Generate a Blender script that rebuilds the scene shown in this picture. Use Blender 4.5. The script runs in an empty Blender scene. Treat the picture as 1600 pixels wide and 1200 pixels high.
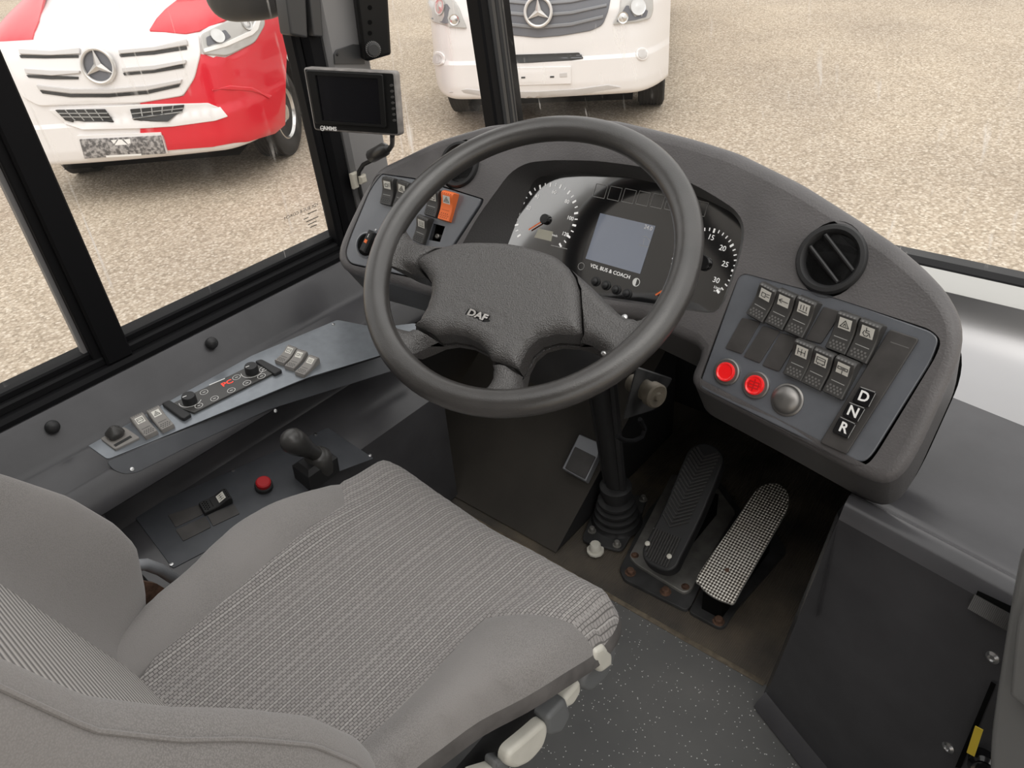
import bpy, math, random
from mathutils import Vector as V, Matrix, geometry
random.seed(7)
SC = bpy.context.scene
COL = SC.collection
# ------------------------------------------------------------------ camera
FOC = 1200.0
CAM = V((0, 0, 1.2))
RX = V((0.76571333, 0.6383344, -0.07881804))      # image right
RD = V((0.32102563, -0.48549137, -0.81316707))    # image down
RF = V((-0.55733799, 0.59735025, -0.57666892))    # view direction
cd = bpy.data.cameras.new('camera'); cam = bpy.data.objects.new('camera', cd); COL.objects.link(cam)
cd.sensor_width = 36.0; cd.lens = FOC / 1600 * 36; cd.clip_start = 0.02; cd.clip_end = 300
r_, u_, b_ = RX.normalized(), (-RD).normalized(), (-RF).normalized()
cam.matrix_world = Matrix(((r_.x, u_.x, b_.x, CAM.x), (r_.y, u_.y, b_.y, CAM.y), (r_.z, u_.z, b_.z, CAM.z), (0, 0, 0, 1)))
SC.camera = cam

def ray(u, v): return RX * ((u - 800) / FOC) + RD * ((v - 600) / FOC) + RF
def hx(u, v, x): r = ray(u, v); return CAM + r * ((x - CAM.x) / r.x)
def hy(u, v, y): r = ray(u, v); return CAM + r * ((y - CAM.y) / r.y)
def hz(u, v, z): r = ray(u, v); return CAM + r * ((z - CAM.z) / r.z)
def crop(ox, oy, s): return lambda *pts: [(ox + x * s, oy + y * s) for x, y in pts]

class Plane:
    """flat surface of a real panel: origin, two in-plane axes, outward normal"""
    def __init__(s, o, ex, ey):
        s.o = V(o); s.ex = V(ex).normalized(); n = s.ex.cross(V(ey)).normalized(); s.n = n; s.ey = n.cross(s.ex)
    def pt(s, a, b, w=0.0): return s.o + s.ex * a + s.ey * b + s.n * w
    def px(s, u, v, w=0.0):
        r = ray(u, v); t = (s.o + s.n * w - CAM).dot(s.n) / r.dot(s.n); q = CAM + r * t - s.o
        return (q.dot(s.ex), q.dot(s.ey))
    def nrm(s, a, b): return s.n

class Field:
    """curved surface: pt0(a,b) with numeric normal; g(P)=signed distance-like for ray hits; ab(P)=parameters"""
    def __init__(s, pt0, g, ab, out, smin=0.3, smax=12.0):
        s.pt0, s.g, s.ab, s.out, s.smin, s.smax = pt0, g, ab, out, smin, smax
    def nrm(s, a, b):
        e = 1e-3; t1 = s.pt0(a + e, b) - s.pt0(a - e, b); t2 = s.pt0(a, b + e) - s.pt0(a, b - e)
        n = t1.cross(t2).normalized()
        return n if n.dot(s.out) > 0 else -n
    def pt(s, a, b, w=0.0):
        p = s.pt0(a, b)
        return p + s.nrm(a, b) * w if w else p
    def px(s, u, v, w=0.0):
        r = ray(u, v); off = s.out * w; lo = s.smin; n = 160; gl = s.g(CAM + r * lo - off)
        for i in range(1, n + 1):
            hi = s.smin + (s.smax - s.smin) * i / n; gh = s.g(CAM + r * hi - off)
            if gl * gh <= 0:
                for _ in range(40):
                    m = (lo + hi) / 2; gm = s.g(CAM + r * m - off)
                    if gl * gm <= 0: hi = m
                    else: lo, gl = m, gm
                break
            lo, gl = hi, gh
        a, b = s.ab(CAM + r * ((lo + hi) / 2) - off)
        for _ in range(4):      # refine so that the raised point itself lies on the ray
            def pr(a, b): c = s.pt(a, b, w) - CAM; z = c.dot(RF); return 800 + FOC * c.dot(RX) / z, 600 + FOC * c.dot(RD) / z
            p = pr(a, b); e = 1e-4; pa, pb = pr(a + e, b), pr(a, b + e)
            j11, j12, j21, j22 = (pa[0] - p[0]) / e, (pb[0] - p[0]) / e, (pa[1] - p[1]) / e, (pb[1] - p[1]) / e
            dt = j11 * j22 - j12 * j21
            if abs(dt) < 1e-6: break
            du, dv = u - p[0], v - p[1]; da, db = (du * j22 - dv * j12) / dt, (dv * j11 - du * j21) / dt
            if abs(da) + abs(db) > .2: break
            a += da; b += db
        return (a, b)
def pxs(surf, pts, w=0.0): return [surf.px(u, v, w) for u, v in pts]

# ------------------------------------------------------------------ 2D polygons
def area(p): return sum(p[i][0] * p[(i + 1) % len(p)][1] - p[(i + 1) % len(p)][0] * p[i][1] for i in range(len(p))) / 2
def ccw(p): return list(p) if area(p) > 0 else list(reversed(p))
def rnd(p, r, n=4):
    out = []; N = len(p)
    for i in range(N):
        a, b, c = V(p[i - 1]), V(p[i]), V(p[(i + 1) % N]); d1, d2 = a - b, c - b; l1, l2 = d1.length, d2.length
        rr = min(r, l1 * .48, l2 * .48); s, e = b + d1 / l1 * rr, b + d2 / l2 * rr
        for k in range(n + 1):
            t = k / n; q = s * (1 - t) ** 2 + b * 2 * t * (1 - t) + e * t * t; out.append((q.x, q.y))
    return out
def spline(p, n=5, closed=True):
    out = []; N = len(p)
    for i in range(N if closed else N - 1):
        g = (lambda k: V(p[k % N])) if closed else (lambda k: V(p[max(0, min(N - 1, k))]))
        a, b, c, d = g(i - 1), g(i), g(i + 1), g(i + 2)
        for k in range(n):
            t = k / n; q = b * 2 + (c - a) * t + (a * 2 - b * 5 + c * 4 - d) * t * t + (b * 3 - a - c * 3 + d) * t ** 3
            out.append(tuple(q * .5))
    if not closed: out.append(tuple(p[-1]))
    return out
def inset(p, d):
    out = []; N = len(p)
    for i in range(N):
        a, b, c = V(p[i - 1]), V(p[i]), V(p[(i + 1) % N])
        e1 = (b - a); e2 = (c - b)
        if e1.length < 1e-9: e1 = e2
        if e2.length < 1e-9: e2 = e1
        n1 = V((-e1.y, e1.x)).normalized(); n2 = V((-e2.y, e2.x)).normalized(); m = n1 + n2
        m = m.normalized() if m.length > 1e-6 else n1
        k = d / max(.35, m.dot(n1)); out.append((b.x + m.x * k, b.y + m.y * k))
    return out
def inside(q, p):
    x, y = q; c = False; j = len(p) - 1
    for i in range(len(p)):
        xi, yi = p[i]; xj, yj = p[j]
        if (yi > y) != (yj > y) and x < (xj - xi) * (y - yi) / (yj - yi) + xi: c = not c
        j = i
    return c
def dist(q, p, closed=True):
    best = 1e9; x, y = q; n = len(p)
    for i in range(n if closed else n - 1):
        ax, ay = p[i]; bx, by = p[(i + 1) % n]; dx, dy = bx - ax, by - ay; L = dx * dx + dy * dy
        t = 0 if L < 1e-14 else max(0, min(1, ((x - ax) * dx + (y - ay) * dy) / L))
        d = (ax + dx * t - x) ** 2 + (ay + dy * t - y) ** 2
        if d < best: best = d
    return math.sqrt(best)
def circ(a, b, r, n=28, r2=None): return [(a + r * math.cos(2 * math.pi * k / n), b + (r2 or r) * math.sin(2 * math.pi * k / n)) for k in range(n)]

# ------------------------------------------------------------------ mesh builder
class MB:
    def __init__(s): s.v = []; s.f = []; s.m = []; s.mats = []
    def mi(s, m):
        if m not in s.mats: s.mats.append(m)
        return s.mats.index(m)
    def add(s, vs, fs, m):
        o = len(s.v); s.v += [tuple(x) for x in vs]; k = s.mi(m)
        for f in fs: s.f.append(tuple(i + o for i in f)); s.m.append(k)
    def build(s, name, parent=None, angle=40, base=None):
        me = bpy.data.meshes.new(name)
        o = bpy.data.objects.new(name, me); COL.objects.link(o)
        off = V((0, 0, 0))
        if parent is not None:
            o.parent = parent; off = V(parent['_base'])
        elif base is not None:
            o.location = base; off = V(base)
        o['_base'] = tuple(off)
        me.from_pydata([(a - off.x, b - off.y, c - off.z) for a, b, c in s.v], [], s.f)
        for m in s.mats: me.materials.append(m)
        me.polygons.foreach_set('material_index', s.m); me.validate(); me.update()
        me.shade_smooth(); me.set_sharp_from_angle(angle=math.radians(angle))
        return o
    # --- shapes
    def box(s, o, ex, ey, n, x0, x1, y0, y1, z0, z1, m, c=0.0):
        """box in a frame; c = chamfer of the top rim"""
        o, ex, ey, n = V(o), V(ex), V(ey), V(n); P = lambda a, b, w: o + ex * a + ey * b + n * w
        rings = [((x0, x1, y0, y1), z0)]
        if c: rings += [((x0, x1, y0, y1), z1 - c), ((x0 + c, x1 - c, y0 + c, y1 - c), z1)]
        else: rings += [((x0, x1, y0, y1), z1)]
        vs = []; fs = []
        for (a0, a1, b0, b1), w in rings: vs += [P(a0, b0, w), P(a1, b0, w), P(a1, b1, w), P(a0, b1, w)]
        for k in range(len(rings) - 1):
            for i in range(4): j = (i + 1) % 4; fs.append((4 * k + i, 4 * k + j, 4 * k + 4 + j, 4 * k + 4 + i))
        L = 4 * (len(rings) - 1); fs += [(L, L + 1, L + 2, L + 3), (3, 2, 1, 0)]
        s.add(vs, fs, m)
    def abox(s, p0, p1, m, c=0.0): s.box((0, 0, 0), (1, 0, 0), (0, 1, 0), (0, 0, 1), p0[0], p1[0], p0[1], p1[1], p0[2], p1[2], m, c)
    def quad(s, a, b, c, d, m): s.add([a, b, c, d], [(0, 1, 2, 3)], m)
    def grid(s, fn, us, vs_, m, wrap_u=False):
        nu, nv = len(us), len(vs_); pts = [fn(u, v) for u in us for v in vs_]; fs = []
        for i in range(nu if wrap_u else nu - 1):
            for j in range(nv - 1):
                a = i * nv + j; b = ((i + 1) % nu) * nv + j; fs.append((a, b, b + 1, a + 1))
        s.add(pts, fs, m)
    def tube(s, pts, r, m, segs=10, cap=True, closed=False):
        pts = [V(p) for p in pts]; N = len(pts); rr = r if isinstance(r, (list, tuple)) else [r] * N
        up = None; vs = []; fs = []
        for i in range(N):
            if closed: t = (pts[(i + 1) % N] - pts[i - 1]).normalized()
            else: t = (pts[min(i + 1, N - 1)] - pts[max(i - 1, 0)]).normalized()
            if up is None:
                up = t.cross(V((0, 0, 1)));
                if up.length < .1: up = t.cross(V((1, 0, 0)))
                up.normalize()
            up = (up - t * up.dot(t)).normalized(); w = t.cross(up)
            for k in range(segs):
                a = 2 * math.pi * k / segs; vs.append(pts[i] + up * math.cos(a) * rr[i] + w * math.sin(a) * rr[i])
        for i in range(N if closed else N - 1):
            j = (i + 1) % N
            for k in range(segs): l = (k + 1) % segs; fs.append((i * segs + k, i * segs + l, j * segs + l, j * segs + k))
        if cap and not closed: fs += [tuple(reversed(range(segs))), tuple((N - 1) * segs + k for k in range(segs))]
        s.add(vs, fs, m)
    def lathe(s, o, ax, prof, m, segs=24, arc=None):
        o, ax = V(o), V(ax).normalized(); e1 = ax.cross(V((0, 0, 1)))
        if e1.length < .1: e1 = ax.cross(V((1, 0, 0)))
        e1.normalize(); e2 = ax.cross(e1); vs = []; fs = []
        for r, h in prof:
            for k in range(segs):
                a = 2 * math.pi * k / segs; vs.append(o + ax * h + (e1 * math.cos(a) + e2 * math.sin(a)) * r)
        for i in range(len(prof) - 1):
            for k in range(segs): l = (k + 1) % segs; fs.append((i * segs + k, i * segs + l, (i + 1) * segs + l, (i + 1) * segs + k))
        if prof[0][0] > 1e-5: fs.append(tuple(reversed(range(segs))))
        if prof[-1][0] > 1e-5: fs.append(tuple((len(prof) - 1) * segs + k for k in range(segs)))
        s.add(vs, fs, m)
    def slab(s, surf, poly, w0, w1, m, bev=0.0, holes=(), res=None, side=None, wfn=None, mside=None, nb=3, bottom=False):
        """plate with outline poly lying on surf, from height w0 to w1, rounded rim; holes cut right through"""
        poly = ccw(poly); N = len(poly); rings = []
        P = lambda q, w: surf.pt(q[0], q[1], w)
        if side is not None: base = [P(q, w1 - bev) + side for q in poly]
        else: base = [P(q, w0) for q in poly]
        rings.append(base); last = poly
        if bev:
            for k in range(nb + 1):
                a = math.pi / 2 * k / nb; last = inset(poly, bev * (1 - math.cos(a))); ww = w1 - bev + bev * math.sin(a)
                rings.append([P(q, ww) for q in last])
        else: rings.append([P(q, w1) for q in poly])
        vs = [p for r in rings for p in r]; fs = []
        for k in range(len(rings) - 1):
            for i in range(N): j = (i + 1) % N; fs.append((k * N + i, k * N + j, (k + 1) * N + j, (k + 1) * N + i))
        s.add(vs, fs, mside or m)
        s.fill(surf, last, w1, m, holes, res, wfn)
        if bottom and side is None: s.fill(surf, poly, w0, m, (), None, None, flip=True)
        for h in holes:
            h = ccw(h); n = len(h)
            s.add([P(q, w1) for q in h] + [P(q, w0) for q in h], [((i + 1) % n, i, n + i, n + (i + 1) % n) for i in range(n)], mside or m)
    def fill(s, surf, poly, w, m, holes=(), res=None, wfn=None, flip=False, loops=()):
        pts = []; edges = []
        for loop in [poly] + [list(h) for h in holes] + [list(h) for h in loops]:
            o = len(pts); n = len(loop); pts += [V(q) for q in loop]; edges += [(o + i, o + (i + 1) % n) for i in range(n)]
        if res:
            xs = [p[0] for p in poly]; ys = [p[1] for p in poly]; x = min(xs); row = 0
            while x < max(xs):
                y = min(ys) + (res / 2 if row % 2 else 0)
                while y < max(ys):
                    q = (x, y)
                    if inside(q, poly) and dist(q, poly) > res * .4 and all(not inside(q, h) and dist(q, h) > res * .4 for h in holes): pts.append(V(q))
                    y += res
                x += res; row += 1
        vo, eo, fo = geometry.delaunay_2d_cdt(pts, edges, [], 0, 1e-7)[:3]
        fs = []
        for f in fo:
            c = (sum(vo[i].x for i in f) / len(f), sum(vo[i].y for i in f) / len(f))
            if inside(c, poly) and not any(inside(c, h) for h in holes): fs.append(tuple(reversed(f)) if flip else tuple(f))
        s.add([surf.pt(q.x, q.y, wfn(q.x, q.y) if wfn else w) for q in vo], fs, m)
    def text(s, txt, o, ex, ey, size, m, lift=0.0003, align='CENTER', sx=1.0, bold=0.0):
        cu = bpy.data.curves.new('t', 'FONT'); cu.body = txt; cu.size = size; cu.align_x = align; cu.align_y = 'CENTER'; cu.offset = bold; cu.resolution_u = 3
        ob = bpy.data.objects.new('t', cu); COL.objects.link(ob)
        dg = bpy.context.evaluated_depsgraph_get(); ev = ob.evaluated_get(dg); me = ev.to_mesh()
        ex, ey = V(ex).normalized(), V(ey).normalized(); n = ex.cross(ey); o = V(o)
        s.add([o + ex * (q.co.x * sx) + ey * q.co.y + n * lift for q in me.vertices], [tuple(p.vertices) for p in me.polygons], m)
        ev.to_mesh_clear(); bpy.data.objects.remove(ob); bpy.data.curves.remove(cu)

def thing(name, label, cat, base, group=None):
    o = bpy.data.objects.new(name, None); COL.objects.link(o); o.location = base; o.empty_display_size = .05
    o['label'] = label; o['category'] = cat; o['_base'] = tuple(base)
    if group: o['group'] = group
    return o
def struct(o): o['kind'] = 'structure'; return o

# ------------------------------------------------------------------ materials
def mat(name, col, rough=.5, metal=0.0, spec=.5, bump=None, var=None, coat=0.0, emit=None):
    m = bpy.data.materials.new(name); m.use_nodes = True; nt = m.node_tree; b = nt.nodes['Principled BSDF']
    b.inputs['Base Color'].default_value = (*col, 1); b.inputs['Roughness'].default_value = rough; b.inputs['Metallic'].default_value = metal
    b.inputs['Specular IOR Level'].default_value = spec; b.inputs['Coat Weight'].default_value = coat
    if emit: b.inputs['Emission Color'].default_value = (*emit[0], 1); b.inputs['Emission Strength'].default_value = emit[1]
    N = nt.nodes.new; L = nt.links.new
    tc = N('ShaderNodeTexCoord')
    if var:   # (scale, amount): gentle irregularity of the colour itself (dust, wear)
        nz = N('ShaderNodeTexNoise'); nz.inputs['Scale'].default_value = var[0]; nz.inputs['Detail'].default_value = 5
        L(tc.outputs['Object'], nz.inputs['Vector']); mr = N('ShaderNodeMapRange')
        mr.inputs['From Min'].default_value = .3; mr.inputs['From Max'].default_value = .7; mr.inputs['To Min'].default_value = 1 - var[1]; mr.inputs['To Max'].default_value = 1 + var[1]
        L(nz.outputs['Fac'], mr.inputs['Value']); hs = N('ShaderNodeHueSaturation'); hs.inputs['Color'].default_value = (*col, 1)
        L(mr.outputs['Result'], hs.inputs['Value']); L(hs.outputs['Color'], b.inputs['Base Color'])
    if bump:  # (kind, scale, strength, distance)
        if bump[0] == 'noise': t = N('ShaderNodeTexNoise'); t.inputs['Detail'].default_value = 2; out = t.outputs['Fac']
        else: t = N('ShaderNodeTexVoronoi'); out = t.outputs['Distance']
        t.inputs['Scale'].default_value = bump[1]; L(tc.outputs['Object'], t.inputs['Vector'])
        bp = N('ShaderNodeBump'); bp.inputs['Strength'].default_value = bump[2]; bp.inputs['Distance'].default_value = bump[3]
        L(out, bp.inputs['Height']); L(bp.outputs['Normal'], b.inputs['Normal'])
    return m
class Nd:
    """tiny node helper"""
    def __init__(s, m): s.nt = m.node_tree; s.b = s.nt.nodes['Principled BSDF']
    def n(s, t, **k):
        o = s.nt.nodes.new(t)
        for a, v in k.items():
            if a.startswith('i_'): o.inputs[a[2:].replace('_', ' ')].default_value = v
            else: setattr(o, a, v)
        return o
    def l(s, a, b): s.nt.links.new(a, b)
    def math(s, op, a, b=None):
        o = s.n('ShaderNodeMath', operation=op)
        for i, x in enumerate((a, b)):
            if x is None: continue
            if isinstance(x, (int, float)): o.inputs[i].default_value = x
            else: s.l(x, o.inputs[i])
        return o.outputs[0]
    def mix(s, fac, a, b):
        o = s.n('ShaderNodeMix', data_type='RGBA')
        for nm, x in (('Factor', fac), ('A', a), ('B', b)):
            sock = [q for q in o.inputs if q.name == nm and (q.type == 'RGBA' if nm != 'Factor' else q.type == 'VALUE')][0]
            if isinstance(x, tuple): sock.default_value = (*x, 1)
            elif isinstance(x, (int, float)): sock.default_value = x
            else: s.l(x, sock)
        return [q for q in o.outputs if q.type == 'RGBA'][0]
    def ramp(s, fac, *stops):
        o = s.n('ShaderNodeValToRGB'); cr = o.color_ramp
        while len(cr.elements) < len(stops): cr.elements.new(.5)
        for e, (p, c) in zip(cr.elements, stops): e.position = p; e.color = (*c, 1) if isinstance(c, tuple) else (c, c, c, 1)
        s.l(fac, o.inputs['Fac']); return o.outputs['Color']
    def bump(s, h, st=.5, d=.001):
        o = s.n('ShaderNodeBump'); o.inputs['Strength'].default_value = st; o.inputs['Distance'].default_value = d; s.l(h, o.inputs['Height']); s.l(o.outputs['Normal'], s.b.inputs['Normal'])
    def coord(s): return s.n('ShaderNodeTexCoord').outputs['Object']

M = {}
M['dash'] = mat('dash_black_grained_plastic', (.118, .112, .113), .40, bump=('noise', 420, .6, .0009), var=(14, .15))
M['dot'] = mat('switch_moulded_dots', (.15, .145, .14), .5)
M['star'] = mat('star_emblem_silver', (.72, .70, .68), .3, metal=.5)
M['roof'] = mat('roof_lining_grey', (.26, .255, .25), .8)
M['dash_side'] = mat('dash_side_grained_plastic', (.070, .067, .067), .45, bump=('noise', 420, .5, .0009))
M['insert'] = mat('blue_grey_panel_plastic', (.125, .133, .150), .26, bump=('noise', 900, .15, .0004), var=(20, .12))
M['console'] = mat('charcoal_console_plastic', (.060, .059, .063), .26, var=(9, .18), bump=('noise', 500, .12, .0004))
M['console_panel'] = mat('slate_metal_switch_plate', (.25, .27, .295), .30, metal=.5, var=(60, .08))
M['console_low'] = mat('slate_lower_plate', (.070, .074, .083), .33, metal=.2, var=(30, .1))
M['black'] = mat('matt_black_plastic', (.022, .022, .023), .5)
M['switch'] = mat('switch_black_plastic', (.060, .058, .056), .30, bump=('noise', 1200, .2, .0003))
M['switch_grey'] = mat('switch_worn_grey_plastic', (.27, .255, .24), .55)
M['blank'] = mat('blanking_plate_plastic', (.060, .056, .054), .42, bump=('noise', 1000, .2, .0003), var=(40, .2))
M['gloss_black'] = mat('gloss_black_plastic', (.008, .008, .009), .12)
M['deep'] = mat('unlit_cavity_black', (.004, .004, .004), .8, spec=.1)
M['white_mark'] = mat('white_printing', (.95, .94, .92), .6)
M['dim_mark'] = mat('pale_grey_printing', (.38, .38, .37), .6)
M['icon'] = mat('icon_window_pale', (.78, .76, .70), .5)
M['icon_dark'] = mat('icon_ink', (.03, .03, .03), .6)
M['red_lens'] = mat('red_signal_lens', (.75, .01, .012), .22, coat=.6, emit=((1, .02, .02), .25))
M['red_ring'] = mat('red_lens_moulding', (.45, .008, .01), .3, emit=((1, .02, .02), .08))
M['red_button'] = mat('red_push_button', (.48, .015, .02), .45)
M['orange'] = mat('orange_switch_plastic', (.95, .20, .05), .45)
M['orange_dark'] = mat('orange_switch_moulding', (.52, .09, .02), .5)
M['steel'] = mat('bright_steel', (.6, .6, .6), .28, metal=1)
M['alu'] = mat('worn_aluminium', (.33, .32, .30), .5, metal=.7, var=(30, .25))
M['grey_dome'] = mat('dull_grey_metal', (.26, .25, .24), .38, metal=.8)
M['rust'] = mat('rusty_bolt', (.12, .065, .042), .8, var=(120, .5))
M['beige'] = mat('beige_cast_metal', (.15, .13, .10), .6, metal=.2, var=(40, .3))
M['lever_white'] = mat('ivory_lever_plastic', (.66, .64, .57), .42, var=(25, .08))
M['lever_grey'] = mat('grey_lever_plastic', (.15, .155, .158), .5)
M['frame'] = mat('black_window_rubber', (.007, .007, .008), .6, spec=.15)
M['frame_alu'] = mat('black_anodised_frame', (.010, .010, .011), .55, spec=.15)
M['pillar'] = mat('grey_pillar_trim', (.24, .235, .235), .5, bump=('noise', 700, .15, .0004))
M['pillar_mid'] = mat('dark_grey_pillar_profile', (.055, .055, .056), .4)
M['tyre'] = mat('tyre_rubber', (.03, .029, .028), .75, var=(12, .3))
M['white_paint'] = mat('white_van_paint', (.86, .835, .825), .35, coat=.5)
M['red_paint'] = mat('red_van_paint', (.74, .012, .03), .3, coat=.5)
M['van_grey'] = mat('van_grille_grey', (.16, .165, .185), .5)
M['van_dark'] = mat('van_gap_black', (.03, .03, .03), .6)
M['van_trim'] = mat('van_pale_trim', (.62, .60, .59), .45)
M['chrome'] = mat('chrome', (.82, .80, .78), .18, metal=1)
M['lamp_glass'] = mat('headlamp_lens', (.50, .49, .47), .12, coat=.8)
M['lamp_silver'] = mat('headlamp_reflector', (.72, .71, .69), .2, metal=.9)
M['screen'] = mat('black_screen_glass', (.004, .004, .006), .08)
M['monitor'] = mat('monitor_black_plastic', (.009, .009, .009), .38, spec=.3)
M['monitor_edge'] = mat('monitor_scuffed_edge', (.24, .225, .215), .5, var=(50, .35))
M['clip'] = mat('cream_cable_clip', (.70, .66, .56), .5)
M['yellow'] = mat('yellow_tag', (.75, .55, .05), .6)
M['sill_silver'] = mat('silver_grey_ledge_paint', (.50, .495, .475), .4, metal=.2, bump=('noise', 900, .15, .0004))
M['led_red'] = mat('red_led_digits', (.5, .02, .01), .4, emit=((1, .06, .03), 1.2))
M['lcd'] = mat('dot_matrix_display', (.20, .22, .27), .08, coat=1.0, emit=((.6, .68, .85), .10)); M['lcd'].node_tree.nodes['Principled BSDF'].inputs['IOR'].default_value = 3.0
M['dial_mark'] = mat('backlit_dial_printing', (.95, .94, .92), .6, emit=((1, .98, .95), .35))
M['lcd_small'] = mat('small_cream_display', (.46, .44, .36), .4)
M['hose'] = mat('grey_metal_bracket', (.33, .34, .36), .45, metal=.5)

def leather():
    m = mat('wheel_black_grained_leather', (.070, .066, .064), .38); k = Nd(m); c = k.coord()
    v = k.n('ShaderNodeTexVoronoi', i_Scale=620.0); k.l(c, v.inputs['Vector'])
    n = k.n('ShaderNodeTexNoise', i_Scale=420.0, i_Detail=4.0); k.l(c, n.inputs['Vector'])
    k.bump(k.math('ADD', v.outputs['Distance'], n.outputs['Fac']), .8, .0010); return m
M['leather'] = leather()
M['rim'] = mat('wheel_rim_black_rubber', (.046, .043, .041), .30, bump=('noise', 700, .35, .0006), var=(20, .2))

def weave():
    m = mat('seat_basket_weave_fabric', (.2, .19, .19), .95, spec=.15); k = Nd(m); c = k.coord()
    mp = k.n('ShaderNodeMapping'); mp.inputs['Rotation'].default_value = (0, 0, math.radians(90)); k.l(c, mp.inputs['Vector'])
    br = k.n('ShaderNodeTexBrick', i_Scale=165.0); br.inputs['Mortar Size'].default_value = .09; br.inputs['Mortar Smooth'].default_value = .7
    br.inputs['Brick Width'].default_value = .9; br.inputs['Row Height'].default_value = .62
    br.inputs['Color1'].default_value = (.335, .315, .305, 1); br.inputs['Color2'].default_value = (.29, .274, .266, 1); br.inputs['Mortar'].default_value = (.125, .118, .113, 1)
    k.l(mp.outputs['Vector'], br.inputs['Vector'])
    sx = k.n('ShaderNodeSeparateXYZ'); k.l(c, sx.inputs['Vector'])
    fr = k.math('FRACT', k.math('MULTIPLY', sx.outputs['X'], 84.0)); ln = k.math('LESS_THAN', fr, .085)
    col = k.mix(k.math('MULTIPLY', ln, .5), br.outputs['Color'], (.56, .54, .52)); k.l(col, k.b.inputs['Base Color'])
    k.bump(k.math('SUBTRACT', 1.0, br.outputs['Fac']), .6, .0012); k.b.inputs['Sheen Weight'].default_value = .2; return m
M['weave'] = weave()
def plain_fabric():
    m = mat('seat_plain_grey_fabric', (.2, .19, .188), .95, spec=.15); k = Nd(m); c = k.coord()
    w = k.n('ShaderNodeTexVoronoi', i_Scale=900.0); k.l(c, w.inputs['Vector'])
    n = k.n('ShaderNodeTexNoise', i_Scale=6.0, i_Detail=3.0); k.l(c, n.inputs['Vector'])
    a = k.ramp(w.outputs['Distance'], (0.0, (.305, .289, .280)), (.7, (.20, .19, .184)))
    b = k.mix(k.ramp(n.outputs['Fac'], (.4, 0.0), (.65, 1.0)), a, (.258, .245, .238)); k.l(b, k.b.inputs['Base Color'])
    k.bump(w.outputs['Distance'], .35, .0006); k.b.inputs['Sheen Weight'].default_value = .25; return m
M['fabric'] = plain_fabric()
M['fabric_edge'] = mat('seat_dark_piping_fabric', (.115, .108, .105), .95, spec=.1, bump=('noise', 900, .3, .0005), var=(30, .2))
def ribbed():
    m = mat('seat_ribbed_fabric', (.2, .19, .19), .95, spec=.15); k = Nd(m); c = k.coord(); sx = k.n('ShaderNodeSeparateXYZ'); k.l(c, sx.inputs['Vector'])
    wv = k.math('SINE', k.math('MULTIPLY', sx.outputs['Z'], 640.0)); h = k.math('ADD', k.math('MULTIPLY', wv, .5), .5)
    k.l(k.ramp(h, (.1, (.20, .19, .185)), (.55, (.42, .40, .387)), (1.0, (.50, .48, .46))), k.b.inputs['Base Color']); k.bump(h, .6, .0015); return m
M['ribbed'] = ribbed()
def floor_mat():
    m = mat('speckled_vinyl_floor', (.03, .031, .031), .6); k = Nd(m); c = k.coord()
    v = k.n('ShaderNodeTexVoronoi', i_Scale=210.0); k.l(c, v.inputs['Vector'])
    w = k.n('ShaderNodeTexWhiteNoise'); k.l(v.outputs['Position'], w.inputs['Vector'])
    n = k.n('ShaderNodeTexNoise', i_Scale=5.0, i_Detail=4.0); k.l(c, n.inputs['Vector'])
    sp = k.math('MULTIPLY', k.math('LESS_THAN', v.outputs['Distance'], .2), k.math('GREATER_THAN', w.outputs['Value'], .72))
    base = k.ramp(n.outputs['Fac'], (.3, (.080, .081, .082)), (.75, (.13, .127, .123)))
    k.l(k.mix(sp, base, (.62, .62, .60)), k.b.inputs['Base Color']); return m
M['floor'] = floor_mat()
def mat_brown():
    m = mat('worn_ribbed_rubber_mat', (.03, .026, .021), .75); k = Nd(m); c = k.coord(); sx = k.n('ShaderNodeSeparateXYZ'); k.l(c, sx.inputs['Vector'])
    n = k.n('ShaderNodeTexNoise', i_Scale=7.0, i_Detail=6.0); k.l(c, n.inputs['Vector'])
    k.l(k.ramp(n.outputs['Fac'], (.3, (.05, .045, .040)), (.55, (.105, .088, .068)), (.75, (.19, .15, .105))), k.b.inputs['Base Color'])
    k.bump(k.math('SINE', k.math('MULTIPLY', sx.outputs['X'], 1800.0)), .35, .001); return m
M['mat'] = mat_brown()
M['ramp'] = mat('footrest_shaded_rubber', (.046, .040, .033), .7, var=(5, .3))  # darker copy of the mat colour; footwell shade is put into it
M['mat_edge'] = mat('mat_edge_dust', (.13, .105, .075), .8, var=(60, .4))
M['plate_dark'] = mat('oily_dark_steel_plate', (.055, .055, .056), .5, metal=.3, var=(18, .5))
def knurl():
    m = mat('knurled_steel_pedal', (.5, .48, .45), .35, metal=.85); k = Nd(m); c = k.coord(); mp = k.n('ShaderNodeMapping'); mp.inputs['Rotation'].default_value = (0, 0, math.radians(45)); k.l(c, mp.inputs['Vector'])
    sx = k.n('ShaderNodeSeparateXYZ'); k.l(mp.outputs['Vector'], sx.inputs['Vector'])
    a = k.math('SINE', k.math('MULTIPLY', sx.outputs['X'], 820.0)); b = k.math('SINE', k.math('MULTIPLY', sx.outputs['Y'], 820.0)); h = k.math('ADD', k.math('MULTIPLY', k.math('MULTIPLY', a, b), .5), .5)
    n = k.n('ShaderNodeTexNoise', i_Scale=14.0, i_Detail=5.0); k.l(c, n.inputs['Vector'])
    top = k.ramp(n.outputs['Fac'], (.35, (.80, .77, .71)), (.7, (.58, .53, .46)))
    k.l(k.mix(k.ramp(h, (.42, 0.0), (.62, 1.0)), (.06, .05, .042), top), k.b.inputs['Base Color']); k.bump(h, .7, .0012); return m
M['knurl'] = knurl()
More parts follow.
